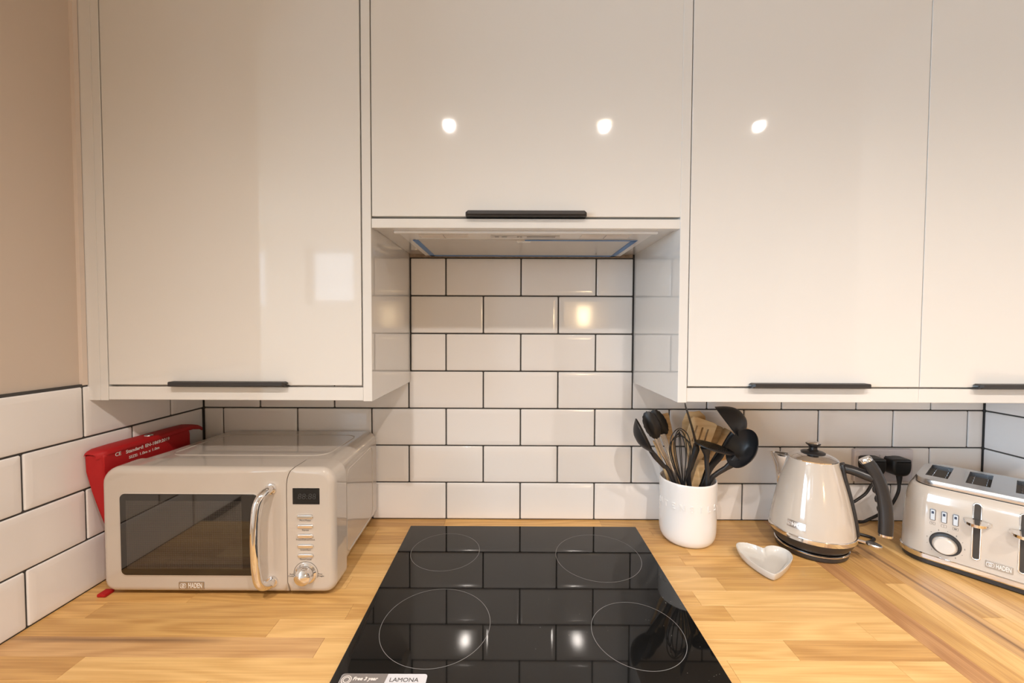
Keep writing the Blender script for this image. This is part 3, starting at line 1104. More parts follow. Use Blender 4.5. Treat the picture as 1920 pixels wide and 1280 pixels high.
# 3 wooden spatula behind the tongs
u = utensil('wooden_spatula', 'narrow wooden spatula standing just behind the black tongs')
mb = MB(); strap(mb, [(0.3960, -0.0360, 1.2012), (0.3975, -0.0360, 1.1949), (0.4031, -0.0370, 1.1670), (0.4137, -0.0400, 1.1283), (0.4214, -0.0430, 1.0982), (0.4305, -0.0470, 1.0433), (.446, -.047, FB)],
                 [.022, .027, .028, .022, .014, .011, .009], [.004, .005, .006, .006, .007, .007, .007], sq=4)
wbuild(mb, u, 'blade', 'beech')
# thin wooden stick at the left rim
u = utensil('wooden_stick', 'slim pale wooden handle leaning on the left rim of the pot')
mb = MB(); strap(mb, [(0.3557, -0.0780, 1.1415), (0.3668, -0.0780, 1.1184), (0.3777, -0.0790, 1.0847), (0.3914, -0.0800, 1.0511), (.424, -.080, FB)], [.004, .006, .008, .009, .008], [.004, .005, .006, .007, .007])
wbuild(mb, u, 'handle', 'beech')
# 4 whisk
u = utensil('whisk', 'black wire balloon whisk at the front left of the pot')
ax0, ax1 = Vector((0.4109, -0.1300, 1.0423)), Vector((0.3967, -0.1340, 1.1867))
d = (ax1 - ax0).normalized(); H = (ax1 - ax0).length
sx_ = Vector((0, 1, 0)).cross(d).normalized(); sy_ = d.cross(sx_)
mb = MB()
for i in range(6):
    a = pi * i / 6 + .22
    q = sx_ * cos(a) + sy_ * (sin(a) * .62)
    hh = H * (1.0 - .026 * i)
    side_ = [(0, .0022), (.10, .0050), (.25, .0120), (.42, .0195), (.60, .0250), (.74, .0262), (.86, .0225), (.94, .0150), (.985, .0070)]
    L_ = [ax0 + d * (hh * h) + q * r for h, r in side_]
    R_ = [ax0 + d * (hh * h) - q * r for h, r in side_]
    mb.tube(cr(L_ + [ax0 + d * hh] + R_[::-1], 4), .0012, 6)
wbuild(mb, u, 'wires', 'black_matte')
mb = MB(); mb.tube(cr([ax0 + d * .004, ax0 - d * .02, Vector((.424, -.130, FB))], 4), .0050, 12)
wbuild(mb, u, 'handle', 'black_matte')
# 5 turner, edge-on
u = utensil('turner', 'black turner seen edge-on, its thin blade rising to the cabinet')
mb = MB(); strap(mb, [(0.4223, -0.1060, 1.2378), (0.4312, -0.1060, 1.2115), (0.4409, -0.1060, 1.1800), (0.4479, -0.1060, 1.1549), (0.4508, -0.1060, 1.1391)],
                 [.0020, .0030, .0040, .0050, .0070], [.046, .050, .050, .046, .024], sq=3, ydir=(.40, .91, 0))
wbuild(mb, u, 'blade', 'black_matte')
mb = MB(); strap(mb, [(0.4508, -0.1060, 1.1417), (0.4510, -0.1060, 1.1285), (0.4473, -0.1060, 1.1153), (0.4399, -0.1060, 1.0887), (0.4340, -0.1060, 1.0489), (.466, -.107, FB)],
                 [.009, .0165, .0150, .0125, .0115, .009], [.016, .014, .012, .011, .010, .009])
wbuild(mb, u, 'handle', 'black_matte')
# 7 wooden spoon with a round end
u = utensil('wooden_spoon', 'pale wooden spoon whose round end shows above the slotted turner')
mb = MB(); strap(mb, [(0.4775, -0.0440, 1.2096), (0.4776, -0.0440, 1.2075), (0.4763, -0.0440, 1.1998), (0.4726, -0.0440, 1.1760), (0.4675, -0.0440, 1.1479), (0.4643, -0.0460, 1.1204), (0.4625, -0.0490, 1.0723), (.452, -.052, FB)],
                 [.012, .030, .052, .063, .052, .026, .013, .010], [.004, .006, .006, .006, .006, .006, .007, .007], sq=2.2)
wbuild(mb, u, 'bowl', 'beech')
# 6 slotted wooden turner
u = utensil('wooden_turner', 'wooden turner with three slots in the middle of the pot')
Yt = -.068
def pl2(L_): return [(p[0], p[2]) for p in L_]
outer = pl2([(0.4614, -0.0680, 1.2007), (0.4682, -0.0680, 1.2001), (0.5146, -0.0680, 1.1846), (0.5195, -0.0680, 1.1791), (0.5111, -0.0680, 1.1544), (0.5021, -0.0680, 1.1297), (0.4917, -0.0680, 1.1063), (0.4797, -0.0680, 1.0898), (0.4747, -0.0680, 1.0650), (0.4701, -0.0680, 1.0208), (0.4654, -0.0680, 0.8988), (0.4558, -0.0680, 0.8987), (0.4578, -0.0680, 1.0207), (0.4625, -0.0680, 1.0649), (0.4579, -0.0680, 1.0897), (0.4439, -0.0680, 1.1130), (0.4395, -0.0680, 1.1363), (0.4458, -0.0680, 1.1637), (0.4561, -0.0680, 1.1966)])
holes = [pl2([(0.4670, -0.0680, 1.1796), (0.4713, -0.0680, 1.1782), (0.4601, -0.0680, 1.1378), (0.4557, -0.0680, 1.1391)]), pl2([(0.4809, -0.0680, 1.1748), (0.4853, -0.0680, 1.1735), (0.4735, -0.0680, 1.1323), (0.4691, -0.0680, 1.1337)]),
         pl2([(0.4948, -0.0680, 1.1701), (0.4992, -0.0680, 1.1688), (0.4869, -0.0680, 1.1269), (0.4826, -0.0680, 1.1282)])]
mb = MB(); plate(mb, outer, holes, .006, lambda a, b, w_: (a, Yt + w_, b))
wbuild(mb, u, 'blade', 'beech_light', smooth=False)
# darker wooden spatula behind the slotted one
u = utensil('wooden_spatula', 'darker wooden spatula with a rounded corner right behind the slotted turner')
mb = MB(); strap(mb, [(0.5271, -0.0570, 1.1765), (0.5258, -0.0570, 1.1724), (0.5207, -0.0570, 1.1516), (0.5116, -0.0570, 1.1280), (0.4966, -0.0580, 1.0963), (0.4835, -0.0580, 1.0615), (.436, -.058, FB)],
                 [.024, .031, .032, .027, .014, .011, .009], [.005, .006, .006, .006, .006, .006, .006], sq=4)
wbuild(mb, u, 'blade', 'beech_dark')
# 12 broad wooden spoon behind the ladles
u = utensil('wooden_spoon', 'orange-toned broad wooden spoon behind the black ladle')
mb = MB(); strap(mb, [(0.5667, -0.0400, 1.1600), (0.5640, -0.0400, 1.1543), (0.5547, -0.0400, 1.1332), (0.5421, -0.0410, 1.1094), (0.5071, -0.0480, 1.0862), (0.4684, -0.0580, 1.0573), (.426, -.062, FB)],
                 [.022, .035, .043, .040, .022, .011, .009], [.004, .006, .006, .006, .006, .006, .006], sq=2.4)
wbuild(mb, u, 'bowl', 'beech')
u = utensil('wooden_spatula', 'wooden spatula leaning furthest right, its tip showing between the two black ladles')
mb = MB(); strap(mb, [(0.6247, -0.0240, 1.1605), (0.6193, -0.0240, 1.1519), (0.6009, -0.0250, 1.1249), (0.5729, -0.0280, 1.0971), (0.5074, -0.0360, 1.0738), (0.4685, -0.0550, 1.0520), (.412, -.070, FB)],
                 [.012, .020, .036, .034, .014, .011, .009], [.005, .006, .006, .006, .006, .006, .007], sq=3)
wbuild(mb, u, 'blade', 'beech')
# 14 broad wooden handle at the front
u = utensil('wooden_turner', 'broad flat wooden handle low at the front of the pot beside the masher')
mb = MB(); strap(mb, [(0.4742, -0.0940, 1.0982), (0.4680, -0.0940, 1.0767), (0.4592, -0.0940, 1.0471), (0.4517, -0.0940, 1.0202), (.434, -.095, FB)], [.014, .020, .021, .018, .009], [.005, .006, .006, .006, .007], sq=4)
wbuild(mb, u, 'handle', 'beech')
# 9 slotted masher disc
u = utensil('masher', 'black masher with a slotted oval plate lying nearly level over the pot')
Cm = Vector((0.4830, -0.1320, 1.1410)); ex = V((0.5286, -0.1320, 1.1276), (0.4363, -0.1320, 1.1523)); ex = Vector(ex).normalized()
nn = Vector((.24, -.13, .95)); nn = (nn - ex * nn.dot(ex)).normalized(); ey = nn.cross(ex)
R1 = .0470
outer = [(R1 * cos(2 * pi * k / 48), .030 * sin(2 * pi * k / 48)) for k in range(48)]
holes = []
for j in range(-2, 3):
    y = j * .0088; hx = .032 * math.sqrt(max(0, 1 - (y / .027) ** 2))
    holes.append([(-hx, y - .0021), (hx, y - .0021), (hx + .001, y), (hx, y + .0021), (-hx, y + .0021), (-hx - .001, y)])
mb = MB(); plate(mb, outer, holes, .0032, lambda a, b, w_: Cm + ex * a + ey * b + nn * w_)
wbuild(mb, u, 'plate', 'black_matte', smooth=False)
mb = MB(); strap(mb, [(0.4642, -0.1300, 1.1403), (0.4654, -0.1280, 1.1313), (0.4673, -0.1270, 1.1206), (0.4682, -0.1260, 1.1009), (0.4703, -0.1260, 1.0527), (.456, -.138, FB)],
                 [.028, .020, .0130, .0098, .0105, .009], [.016, .013, .011, .010, .009, .009])
wbuild(mb, u, 'handle', 'black_matte')
# 10 ladle, back of the bowl towards us
u = utensil('ladle', 'black deep ladle tipped to the left, tallest head in the pot')
mb = MB(); bowl_head(mb, (0.5451, -0.0720, 1.1843), V((0.5132, -0.0720, 1.2250), (0.5771, -0.0720, 1.1421)), (-.74, .24, -.60), .100, .086, .042, .0022, pw=2.4, nr=9)
wbuild(mb, u, 'bowl', 'black_matte')
mb = MB(); strap(mb, [(0.5652, -0.0710, 1.1514), (0.5546, -0.0710, 1.1417), (0.5377, -0.0730, 1.1217), (0.5253, -0.0770, 1.1011), (0.4999, -0.0830, 1.0758), (0.4814, -0.0840, 1.0367), (.430, -.080, FB)],
                 [.034, .026, .0155, .0145, .0140, .0120, .009], [.018, .012, .010, .010, .010, .009, .008])
wbuild(mb, u, 'handle', 'black_matte')
# 11 serving spoon, inside of the bowl towards us
u = utensil('serving_spoon', 'black deep serving spoon leaning furthest right, its hollow facing out')
mb = MB(); bowl_head(mb, (0.5440, -0.1380, 1.1411), V((0.5634, -0.1380, 1.1808), (0.5233, -0.1380, 1.1038)), (-.93, -.34, .10), .098, .072, .032, .0024, pw=2.2, nr=9)
wbuild(mb, u, 'bowl', 'black_matte')
mb = MB(); strap(mb, [(0.5471, -0.1200, 1.1096), (0.5367, -0.1180, 1.0998), (0.5210, -0.1140, 1.0852), (0.4973, -0.1100, 1.0666), (0.4830, -0.1080, 1.0446), (.425, -.107, FB)],
                 [.030, .022, .0125, .011, .010, .009], [.012, .011, .010, .010, .009, .008])
wbuild(mb, u, 'handle', 'black_matte')
# dark handle behind the masher
u = utensil('serving_fork', 'black utensil handle crossing low behind the masher stem')
mb = MB(); strap(mb, [(0.5219, -0.0700, 1.1098), (0.5141, -0.0700, 1.0906), (0.4982, -0.0730, 1.0668), (0.4756, -0.0760, 1.0363), (.470, -.080, FB)], [.006, .013, .013, .011, .009], [.006, .007, .007, .007, .007])
wbuild(mb, u, 'handle', 'black_matte')

# ================================================================== HEART DISH
ol = [(.5375, -.2720), (.5265, -.2520), (.5180, -.2180), (.5165, -.1880), (.5215, -.1640), (.5340, -.1500), (.5520, -.1500), (.5680, -.1600), (.5790, -.1735), (.5930, -.1650), (.6110, -.1625), (.6250, -.1715), (.6300, -.1890), (.6220, -.2110), (.6010, -.2330), (.5700, -.2580), (.5480, -.2715)]
hc = Vector((.572, -.206))
pts = [Vector((p.x, p.y)) for p in cr([(a, b, 0) for a, b in ol], 5, True)]
def hring(k, z, dz=0):
    return [((p.x - hc.x) * k, (p.y - hc.y) * k, z) for p in pts]
t = thing('heart_dish', 'small pale grey heart-shaped ceramic dish on the oak worktop', 'dish', (hc.x, hc.y, W))
mb = MB()
mb.loft([hring(.80, .0004), hring(.86, .0006), hring(.93, .005), hring(.985, .014), hring(1.0, .0185), hring(.995, .0198), hring(.975, .0200), hring(.955, .0188), hring(.92, .0125), hring(.82, .0075), hring(.6, .0055), hring(.3, .0050)])
mb.build('dish', 'dish_ceramic', t, angle=60)

# ================================================================== KETTLE
KC = Vector((.718, -.133, 0))
t = thing('kettle', 'cream pyramid kettle with black handle on its power base', 'kettle', (KC.x, KC.y, W), radians(-40))
MB().lathe([(.0001, .0001), (.066, .0001), (.0715, .003), (.0730, .008), (.0725, .0130), (.0700, .0160), (.0001, .0160)], seg=64).build('power_base', 'black_base', t)
MB().lathe([(.0727, .0120), (.0742, .0132), (.0742, .0152), (.0722, .0166), (.0690, .0166), (.0690, .0120)], seg=64, cap=False).build('base_trim', 'chrome', t)
MB().lathe([(.0001, .0185), (.0690, .0185), (.0720, .0200), (.0790, .0290), (.0845, .0405), (.0850, .0440), (.0001, .0440)], seg=64).build('lower_body', 'black_base', t)
MB().lathe([(.0852, .0425), (.0868, .0435), (.0870, .0520), (.0862, .0535), (.0850, .0540), (.0830, .0540)], seg=64, cap=False).build('chrome_band', 'chrome', t)
prof = [(.0848, .0530), (.0846, .060), (.0832, .072), (.0806, .090), (.0768, .110), (.0722, .132), (.0670, .154), (.0615, .175), (.0560, .195), (.0525, .207), (.0508, .2130), (.0500, .2165), (.0480, .2180), (.0001, .2180)]
MB().lathe(prof, seg=80).build('body', 'cream_enamel', t, angle=40)
lid = MB().lathe([(.0492, .2170), (.0496, .2190), (.0480, .2208), (.0440, .2232), (.0360, .2268), (.0260, .2296), (.0001, .2306)], seg=64).build('lid', 'chrome', t)
MB().lathe([(.0240, .2292), (.0248, .2312), (.0215, .2332), (.0120, .2350), (.0085, .2385), (.0082, .2430), (.0110, .2475), (.0145, .2500), (.0150, .2520), (.0140, .2532), (.0001, .2534)], seg=40).build('lid_knob', 'black_plastic', lid)
MB().lathe([(.0138, .2532), (.0128, .2552), (.0090, .2566), (.0001, .2572)], seg=32).build('knob_cap', 'chrome', lid)


def krad(z):
    if z > .2165: return .0500
    for (r0, z0), (r1, z1) in zip(prof, prof[1:]):
        if z0 <= z <= z1 and z1 > z0: return r0 + (r1 - r0) * (z - z0) / (z1 - z0)
    return prof[0][0]


# spout, a pointed chrome beak on the -x side
mb = MB()
rings = []
for z, tip, wd in ((.140, -.0715, .003), (.152, -.0722, .014), (.170, -.0745, .024), (.190, -.0790, .032), (.205, -.0845, .036), (.2160, -.0895, .037)):
    r0 = krad(z) - .0005
    n = 9; r = []
    for k in range(n):
        f = -1 + 2 * k / (n - 1)
        y = wd / 2 * f * (1)
        x = tip + (abs(f) ** 2.0) * (-(r0) - tip)
        r.append((x, y * (1), z))
    for k in range(n):                  # inner wall back along the body
        f = 1 - 2 * k / (n - 1)
        y = wd / 2 * f * .80
        x = tip + .0035 + (abs(f) ** 2.0) * (-(r0) - tip)
        r.append((min(x, -r0 + .006), y, z))
    rings.append(r)
mb.loft(rings)
mb.build('spout', 'chrome', t, angle=50)
# strap down the back, handle arm and grip on the +x side
P = []
for z in (.2150, .205, .185, .160, .130, .100, .075, .058):
    P.append((krad(z) + .0015 + (.003 if z > .2 else 0), 0, z))
mb = MB()
strap(mb, P, [.0085, .0085, .0065, .006, .006, .006, .006, .006], [.028, .030, .030, .029, .028, .028, .027, .024], sq=3.5)
mb.build('back_strap', 'black_plastic', t)
mb = MB()
mb.tube(cr([(.0500, 0, .2060), (.070, 0, .2045), (.088, 0, .2000), (.1080, 0, .1940)], 4), [(.0105, .0115)] * 13, 18)
mb.build('handle_arm', 'black_plastic', t)
hp = [(.0965, 0, .2300), (.1050, 0, .2180), (.1135, 0, .2010), (.1225, 0, .1745), (.1285, 0, .1420), (.1313, 0, .1080), (.1310, 0, .0760)]
mb = MB()
strap(mb, hp, [.0240, .0250, .0250, .0250, .0255, .0260, .0250], [.025, .026, .025, .024, .024, .026, .026], sq=2.6, n=6, seg=20)
for i, z in enumerate((.170, .150, .130)):       # finger ridges inside the grip
    mb.lathe([(.0001, -.009), (.004, -.006), (.0052, 0), (.004, .006), (.0001, .009)], (.1120 + i * .0042, 0, z), 12)
mb.build('handle', 'black_plastic', t)
d0 = (Vector(hp[0]) - Vector(hp[1])).normalized()
mb = MB(); strap(mb, [Vector(hp[0]) - d0 * .001, Vector(hp[0]) + d0 * .004, Vector(hp[0]) + d0 * .0075], [.0245, .0250, .0232], [.0256, .0260, .0240], n=2, sq=2.6, seg=20)
mb.build('handle_cap', 'chrome', t)
d1 = (Vector(hp[-1]) - Vector(hp[-2])).normalized()
mb = MB(); strap(mb, [Vector(hp[-1]) - d1 * .001, Vector(hp[-1]) + d1 * .004], [.0254, .0250], [.0264, .0260], n=2, sq=2.6, seg=20)
mb.build('handle_cap', 'chrome', t)
# switch lever at the foot of the strap
mb = MB()
mb.tube([(.078, 0, .0480), (.0900, 0, .0468), (.1010, 0, .0460)], .0034, 10)
lv = mb.build('switch_lever', 'chrome', t)
mb = MB()
rings = []
ang = -.18
for k, (h, s) in enumerate(((-.0030, .90), (-.0010, 1.0), (.0018, 1.0), (.0034, .90))):
    rings.append([(.1130 + s * .0145 * cos(a), s * .0115 * sin(a), .0450 + h - .10 * s * .0145 * cos(a)) for a in [2 * pi * i / 32 for i in range(32)]])
mb.loft(rings)
mb.build('switch_paddle', 'steel', lv)
# badge on the belly, following the curve
an = radians(-106)
nb = Vector((cos(an), sin(an), 0)); Xb = Vector((-sin(an), cos(an), 0)); slope = Vector((-nb.x * .30, -nb.y * .30, 1)).normalized()
mb = MB(); rings = []
for k in range(9):
    a = an + radians(-13 + 26 * k / 8)
    r = []
    for zz, o_ in ((.0690, -.002), (.0690, .0010), (.0845, .0010), (.0845, -.002)):
        rad = krad(zz) + o_
        r.append((rad * cos(a), rad * sin(a), zz))
    rings.append(r)
mb.loft(rings)
bd = mb.build('badge', 'badge_plate', t)
mbl = MB()
for i, ch in enumerate('HADEN'):
    a = an + radians(-3.6 + i * 3.5)
    n_ = Vector((cos(a), sin(a), 0)); X = Vector((-sin(a), cos(a), 0))
    rad = krad(.0768) + .0014
    text('x', ch, .0118, '', None, n_ * rad + Vector((0, 0, .0768)), (X, Vector((-n_.x * .16, -n_.y * .16, 1)).normalized()), .0003, mb=mbl, sx=.72, off=.00035)
mbl.build('lettering', 'badge_letter', bd, smooth=False)
mbl = MB()
a = an + radians(-9.2); rad = krad(.0768) + .0014
ctr = Vector((cos(a) * rad, sin(a) * rad, .0768)); X = Vector((-sin(a), cos(a), 0))
for rr0 in (.0042, .0021):
    mbl.tube([ctr + X * (rr0 * 1.2 * cos(2 * pi * k / 16)) + Vector((0, 0, 1)) * (rr0 * sin(2 * pi * k / 16)) for k in range(17)], .00035, 5, False)
mbl.build('emblem', 'badge_letter', bd)

# ================================================================== TOASTER
TA = math.atan2(-.788, .616)
t = thing('toaster', 'cream four-slice toaster with chrome dial and levers in the right corner', 'toaster', (.894, -.165, W), TA)
TL, TD = .3030, .214


def plan(s0, s1, t0, t1, r, z, n=8):
    return [(x, y, z) for x, y in rrect(s0, s1, t0, t1, r, n)]


mb = MB(); mb.loft([plan(.008, TL - .008, .008, TD - .008, .043, .0), plan(.003, TL - .003, .003, TD - .003, .046, .003), plan(.003, TL - .003, .003, TD - .003, .046, .0150)])
mb.build('base', 'black_plastic', t)
mb = MB(); mb.loft([plan(.0005, TL - .0005, .0005, TD - .0005, .047, .0125), plan(-.0012, TL + .0012, -.0012, TD + .0012, .048, .015), plan(-.0012, TL + .0012, -.0012, TD + .0012, .048, .0235), plan(.0005, TL - .0005, .0005, TD - .0005, .047, .0255)])
mb.build('chrome_band', 'chrome', t)
mb = MB()
rings = [plan(.0010, TL - .0010, .0010, TD - .0010, .047, .0250)]
for z, ins in ((.045, .0014), (.09, .0028), (.135, .0055), (.155, .0085), (.1655, .0120), (.1700, .0150), (.1722, .0185), (.1720, .0215), (.1690, .0235)):
    rings.append(plan(ins, TL - ins, ins, TD - ins, .047 - ins * .5, z))
mb.loft(rings)
body = mb.build('body', 'cream_enamel', t, angle=50)
mb = MB()
mb.loft([plan(.026, TL - .026, .026, TD - .026, .030, .164), plan(.026, TL - .026, .026, TD - .026, .030, .176)])
mb.build('top_recess', 'gap_black', t)
# steel top plate with four slots
o_ = rrect(.0225, TL - .0225, .0215, TD - .0190, .034, 8)
slots_s = [(.0360, .0720), (.0985, .1345), (.1685, .2045), (.2310, .2670)]
tz = .1865
holes = [[(a, .060), (b, .060), (b, .176), (a, .176)] for a, b in slots_s]
mb = MB(); plate(mb, o_, holes, .0016, lambda a, b, w_: (a, b, tz - .0008 + w_))
mb.loft([plan(.0225, TL - .0225, .0215, TD - .0190, .034, .1735), plan(.0210, TL - .0210, .0200, TD - .0175, .0355, .1755), plan(.0212, TL - .0212, .0202, TD - .0177, .0353, .1835), plan(.0225, TL - .0225, .0215, TD - .0190, .034, tz)], False, False)
mb.build('top_plate', 'steel', t, angle=40)
for a, b in slots_s:
    mb = MB()
    mb.loft([[(x, y, tz - .001) for x, y in ((a, .060), (b, .060), (b, .176), (a, .176))], [(x, y, .10) for x, y in ((a, .060), (b, .060), (b, .176), (a, .176))]], False, True)
    sl = mb.build('slot', 'steel_dark', t, smooth=False)
    mb = MB()
    for y in (.064, .0655):
        pass
    for x in (a + .0075, b - .0075):
        mb.tube([(x, .0605, tz - .010), (x, .175, tz - .010)], .0007, 6)
        for k in range(5):
            y = .07 + k * .024
            mb.tube([(x, y, tz - .004), (x, y, .105)], .0006, 5)
    mb.tube([(a + .001, .066, tz - .007), (b - .001, .066, tz - .007)], .0008, 6)
    mb.build('bread_guide', 'chrome', sl)


def front_y(z):
    T = ((.025, .0010), (.045, .0014), (.09, .0028), (.135, .0055), (.155, .0085), (.1655, .0120))
    for (z0, a), (z1, b) in zip(T, T[1:]):
        if z0 <= z <= z1: return a + (b - a) * (z - z0) / (z1 - z0)
    return T[0][1] if z < .025 else T[-1][1]


# lever slots, levers
for s in (.1205, .1820):
    mb = MB()
    out = rrect(s - .0068, s + .0068, .0430, .1620, .0066, 5)
    R3 = lambda x, y, z: (x, y + front_y(z), z)
    inn = inset(out, .0022)
    mb.loft([[R3(x, .003, z) for x, z in out], [R3(x, -.0016, z) for x, z in out], [R3(x, -.0020, z) for x, z in inset(out, .0008)], [R3(x, -.0016, z) for x, z in inn], [R3(x, .003, z) for x, z in inn]], False, False)
    tr = mb.build('lever_track', 'chrome', t, angle=50)
    mb = MB(); mb.loft([[(s - hw, front_y(z) - .0010, z), (s + hw, front_y(z) - .0010, z), (s + hw, front_y(z) + .003, z), (s - hw, front_y(z) + .003, z)] for z, hw in [(.0455, .0030), (.0475, .0044)] + [(.05 + .01 * q, .0046) for q in range(11)] + [(.1570, .0044), (.1595, .0030)]])
    mb.build('track_slot', 'gap_black', tr, smooth=False)
    # bow-shaped lever wing
    mb = MB(); rings = []
    zl = .1210
    for k in range(13):
        f = -1 + 2 * k / 12
        x = s + .0195 * f
        dep = .019 * (1 - f * f) ** .5 if abs(f) < 1 else 0
        h = .0036 + .0034 * (1 - f * f)
        y0 = front_y(zl) - .0030 - .002 * (1 - f * f)
        sag = .0015 * (f * f)
        rings.append([(x, y0, zl - h + sag), (x, y0 - dep - .001, zl - h * .5 + sag), (x, y0 - dep - .0015, zl + h * .4 + sag), (x, y0, zl + h + sag)])
    mb.loft(rings)
    mb.box(s - .003, s + .003, front_y(zl) - .006, front_y(zl) + .001, zl - .003, zl + .003)
    mb.build('lever', 'chrome', t, angle=60)
# dial with scale marks; one on each half
for s in (.0765, .2265):
    mb = MB(); y = front_y(.058)
    mb.lathe([(.0245, 0), (.0245, -.0020), (.0235, -.0034)], (s, y + .001, .0580), 48, 'Y')
    dk = mb.build('dial_surround', 'black_plastic', t)
    mb = MB()
    n = 96; rings = []
    for r, h in ((.0192, -.002), (.0190, -.0095), (.0175, -.0125)):
        rings.append([(s + (r + (.0004 if (i % 2) else 0)) * cos(2 * pi * i / n), y + h, .0580 + (r + (.0004 if (i % 2) else 0)) * sin(2 * pi * i / n)) for i in range(n)])
    mb.loft(rings)
    dd_ = mb.build('dial', 'steel', t, angle=20)
    MB().lathe([(.0172, -.0120), (.0168, -.0170), (.0150, -.0188), (.0001, -.0190)], (s, y, .0580), 48, 'Y').build('dial_face', 'dial_cream', dd_, angle=40)
    mk = MB()
    for j, a in enumerate((225, 196, 168, 140, 112, 84, 56, 28, 0, -28, -56)):
        ar = radians(a); x, z = s + .0285 * cos(ar), .0580 + .0285 * sin(ar)
        if j % 2 == 0 and j // 2 < 6:
            text('x', str(j // 2 + 1), .0044, '', None, (x, front_y(z) - .0003, z), mb=mk, ext=.0001)
        else:
            mk.box(x - .0005, x + .0005, front_y(z) - .0004, front_y(z) + .001, z - .0005, z + .0005)
    mk.build('dial_numbers', 'ink', t, smooth=False)
# three push switches with pictograms under them
for base_s in (0, .150):
    for j, s in enumerate((.0562, .0735, .0905)):
        s += base_s; z = .1150; y = front_y(z)
        mb = MB(); slab(mb, rrect(s - .0046, s + .0046, z - .0125, z + .0125, .0022, 3), y - .0016, y + .002, .0007, 2)
        bz = mb.build('switch_bezel', 'steel_dark', t)
        mb = MB(); slab(mb, rrect(s - .0034, s + .0034, z - .0108, z + .0108, .0012, 3), y - .0032, y, .0006, 2)
        mb.build('switch', 'switch_white', bz)
        MB().box(s - .0019, s + .0019, y - .0036, y - .003, z + .003, z + .0085, .0002).build('switch_window', 'ink_blue', bz, smooth=False)
        mb = MB(); zz = z - .0190; yy = front_y(zz) - .0002
        P = rrect(s - .0040, s + .0040, zz - .0030, zz + .0030, .0008, 2)
        mb.tube([(a, yy, b) for a, b in P] + [(P[0][0], yy, P[0][1])], .0002, 4, False)
        if j == 0:
            mb.tube([(s - .0022, yy, zz - .0018), (s + .0022, yy, zz + .0018)], .00022, 4); mb.tube([(s - .0022, yy, zz + .0018), (s + .0022, yy, zz - .0018)], .00022, 4)
        elif j == 1:
            mb.tube([(s, yy, zz - .003), (s, yy, zz + .003)], .00022, 4)
        else:
            mb.box(s - .0020, s + .0020, yy - .0002, yy + .0002, zz - .0014, zz + .0014)
        mb.build('pictogram', 'ink_soft', t)
# badge between the levers, low on the body
badge(t, .1340, .1705, .0355, .0500, front_y(.042), 'badge_cream')

# ================================================================== SOCKET, PLUGS, FLEXES
SY = -.0075
t = thing('double_socket', 'white double wall socket on the tiles behind the kettle', 'socket', (1.002, 0, W + .155))
sc_ = Vector((1.002, 0, W + .155))
a0, a1 = (0.9223, -0.0095, 1.1017), (1.0810, -0.0095, 1.0130)
mb = MB()
slab(mb, rrect(a0[0] - sc_.x, a1[0] - sc_.x, a1[2] - sc_.z, a0[2] - sc_.z, .004, 4), -.0100, -.0003, .0035, 4)
sp = mb.build('face_plate', 'socket_white', t)
for px0, px1 in (((0.9888, -0.0110, 1.0879), (1.0017, -0.0110, 1.0662)), ((1.0060, -0.0110, 1.0880), (1.0196, -0.0110, 1.0663))):
    MB().box(px0[0] - sc_.x, px1[0] - sc_.x, -.0125, -.009, px1[2] - sc_.z, px0[2] - sc_.z, .0008).build('rocker_switch', 'socket_white', sp)


def plug(name, label, cxp, czp, cable, lab_c, grp):
    t = thing(name, label, 'plug', (cxp, -.0102, czp), 0, grp)
    mb = MB()
    prof_ = []
    poly = [(-.0245, -.004), (-.0200, -.0170), (-.0100, -.0235), (.0100, -.0235), (.0200, -.0170), (.0245, -.004), (.0245, .0130), (.0190, .0215), (-.0190, .0215), (-.0245, .0130)]
    poly = [(p.x, p.y) for p in cr([(a, b, 0) for a, b in poly], 3, True)]
    slab(mb, poly, -.0330, 0, .0075, 5)
    mb.build('body', 'plug_black', t, angle=50)
    mb = MB()
    P = [(0, -.020, -.012), (0, -.022, -.030), (0, -.0225, -.046)]
    mb.tube(P, [.0085, .0062, .0042], 14)
    mb.build('cable_grip', 'plug_black', t)
    # flex as a thing of its own? it moves with its plug: a part
    o = Vector(t.location)
    mb = MB()
    mb.tube(cr([Vector(o) + Vector((0, -.0225, -.040))] + [Vector(p) for p in cable], 8), .0036, 10)
    mb.v = [tuple(Vector(p) - o) for p in mb.v]
    mb.build('flex', 'cable_black', t)
    return t


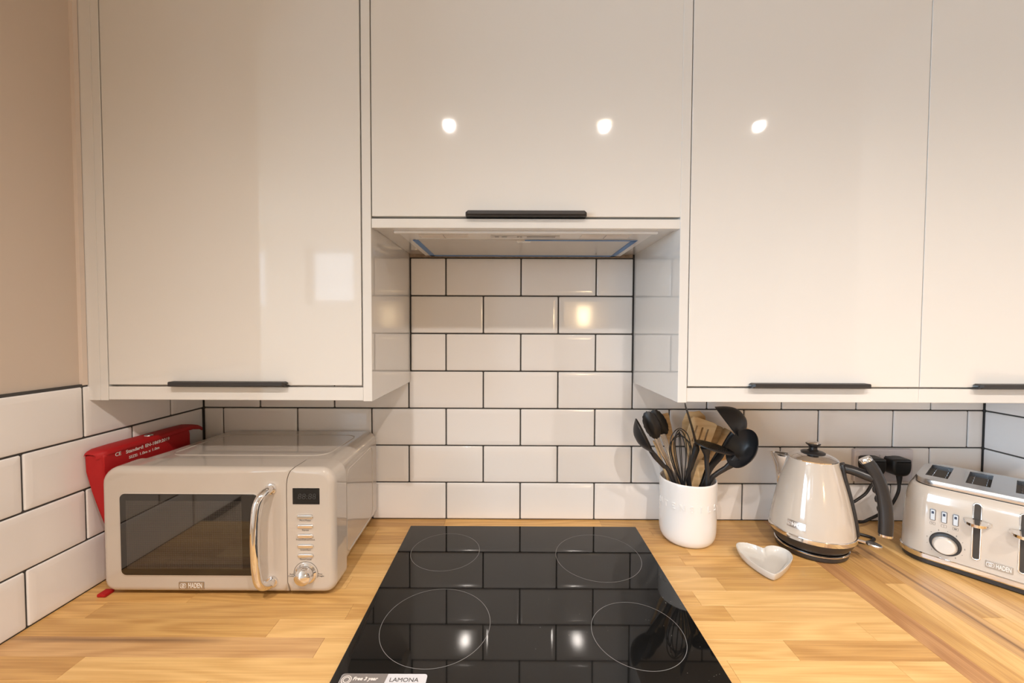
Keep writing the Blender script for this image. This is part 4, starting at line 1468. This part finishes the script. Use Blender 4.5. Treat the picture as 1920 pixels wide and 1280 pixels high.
pc = (0.9568, -0.0340, 1.0637)
plug('mains_plug', 'black mains plug in the socket, half hidden behind the kettle handle', pc[0], pc[2],
     [(0.9459, -0.0340, 1.0096), (0.9325, -0.0340, 0.9896), (0.9056, -0.0380, 0.9740), (0.8861, -0.0400, 0.9606), (0.8929, -0.0300, 0.9174), (.805, -.026, W + .008), (.775, -.030, W + .0045), (.745, -.040, W + .0045)], 0, None)
pc = (1.0229, -0.0340, 1.0626)
plug('mains_plug', 'black mains plug in the socket, the one next to the toaster', pc[0], pc[2],
     [(1.0195, -0.0340, 0.9957), (1.0018, -0.0360, 0.9636), (0.9749, -0.0400, 0.9439), (0.9396, -0.0440, 0.9286), (0.9103, -0.0460, 0.9195), (.850, -.056, W + .030), (.852, -.060, W + .006), (.880, -.075, W + .0045), (.900, -.100, W + .0045), (.862, -.118, W + .0045), (.835, -.100, W + .0045)], 0, None)

# ================================================================== LAMPS IN THE CEILING
LXY = [(-.306, -1.450), (.431, -1.456), (1.162, -1.452), (-2.4, -1.6), (-2.4, -2.8)]
LLAB = ['recessed ceiling spotlight mirrored in the left half of the middle door', 'recessed ceiling spotlight mirrored in the right half of the middle door',
        'recessed ceiling spotlight mirrored in the door above the utensil pot', 'recessed ceiling spotlight of the room behind, between its two rows',
        'recessed ceiling spotlight of the room behind, close to the rear windows']
first = None
for i, (x, y) in enumerate(LXY):
    if first is None:
        t = thing('ceiling_spotlight', LLAB[0], 'spotlight', (x, y, 2.4), 0, 'ceiling spotlights')
        MB().lathe([(.0238, -.0002), (.026, -.004), (.040, -.0045), (.043, -.002), (.043, -.0001)], seg=40, cap=False).build('rim', 'chrome', t)
        MB().lathe([(.0235, -.0015), (.016, -.0035), (.0001, -.004)], seg=32).build('lens', 'lamp_lens', t)
        first = t
    else:
        t = inst(first, loc=(x, y, 2.4))
        t['label'] = LLAB[i]
        for ch in first.children: inst(ch, parent=t)
    l = bpy.data.lights.new('spot', 'SPOT'); l.energy = LAMPP if i < 3 else REARP
    l.color = LAMP; l.spot_size = radians(142); l.spot_blend = 1.0; l.shadow_soft_size = .022
    o = bpy.data.objects.new('spot', l); COL.objects.link(o)
    o.location = (x, y, 2.385)
# warm shaded lamp on the rear wall (its reflection shows in the tiles)
t = thing('wall_lamp', 'warm glowing wall lamp behind the viewer, seen as a reflection in the tiles', 'lamp', (.80, -3.499, W + .66))
MB().box(-.05, .05, 0, .02, -.06, .06, .005).build('bracket', 'chrome', t)
MB().lathe([(.050, -.10), (.055, -.095), (.068, .09), (.064, .10)], (0, .13, 0), 32).build('shade', 'warm_glow', t)
MB().tube([(0, .02, 0), (0, .06, .0)], .008, 8).build('arm', 'chrome', t)
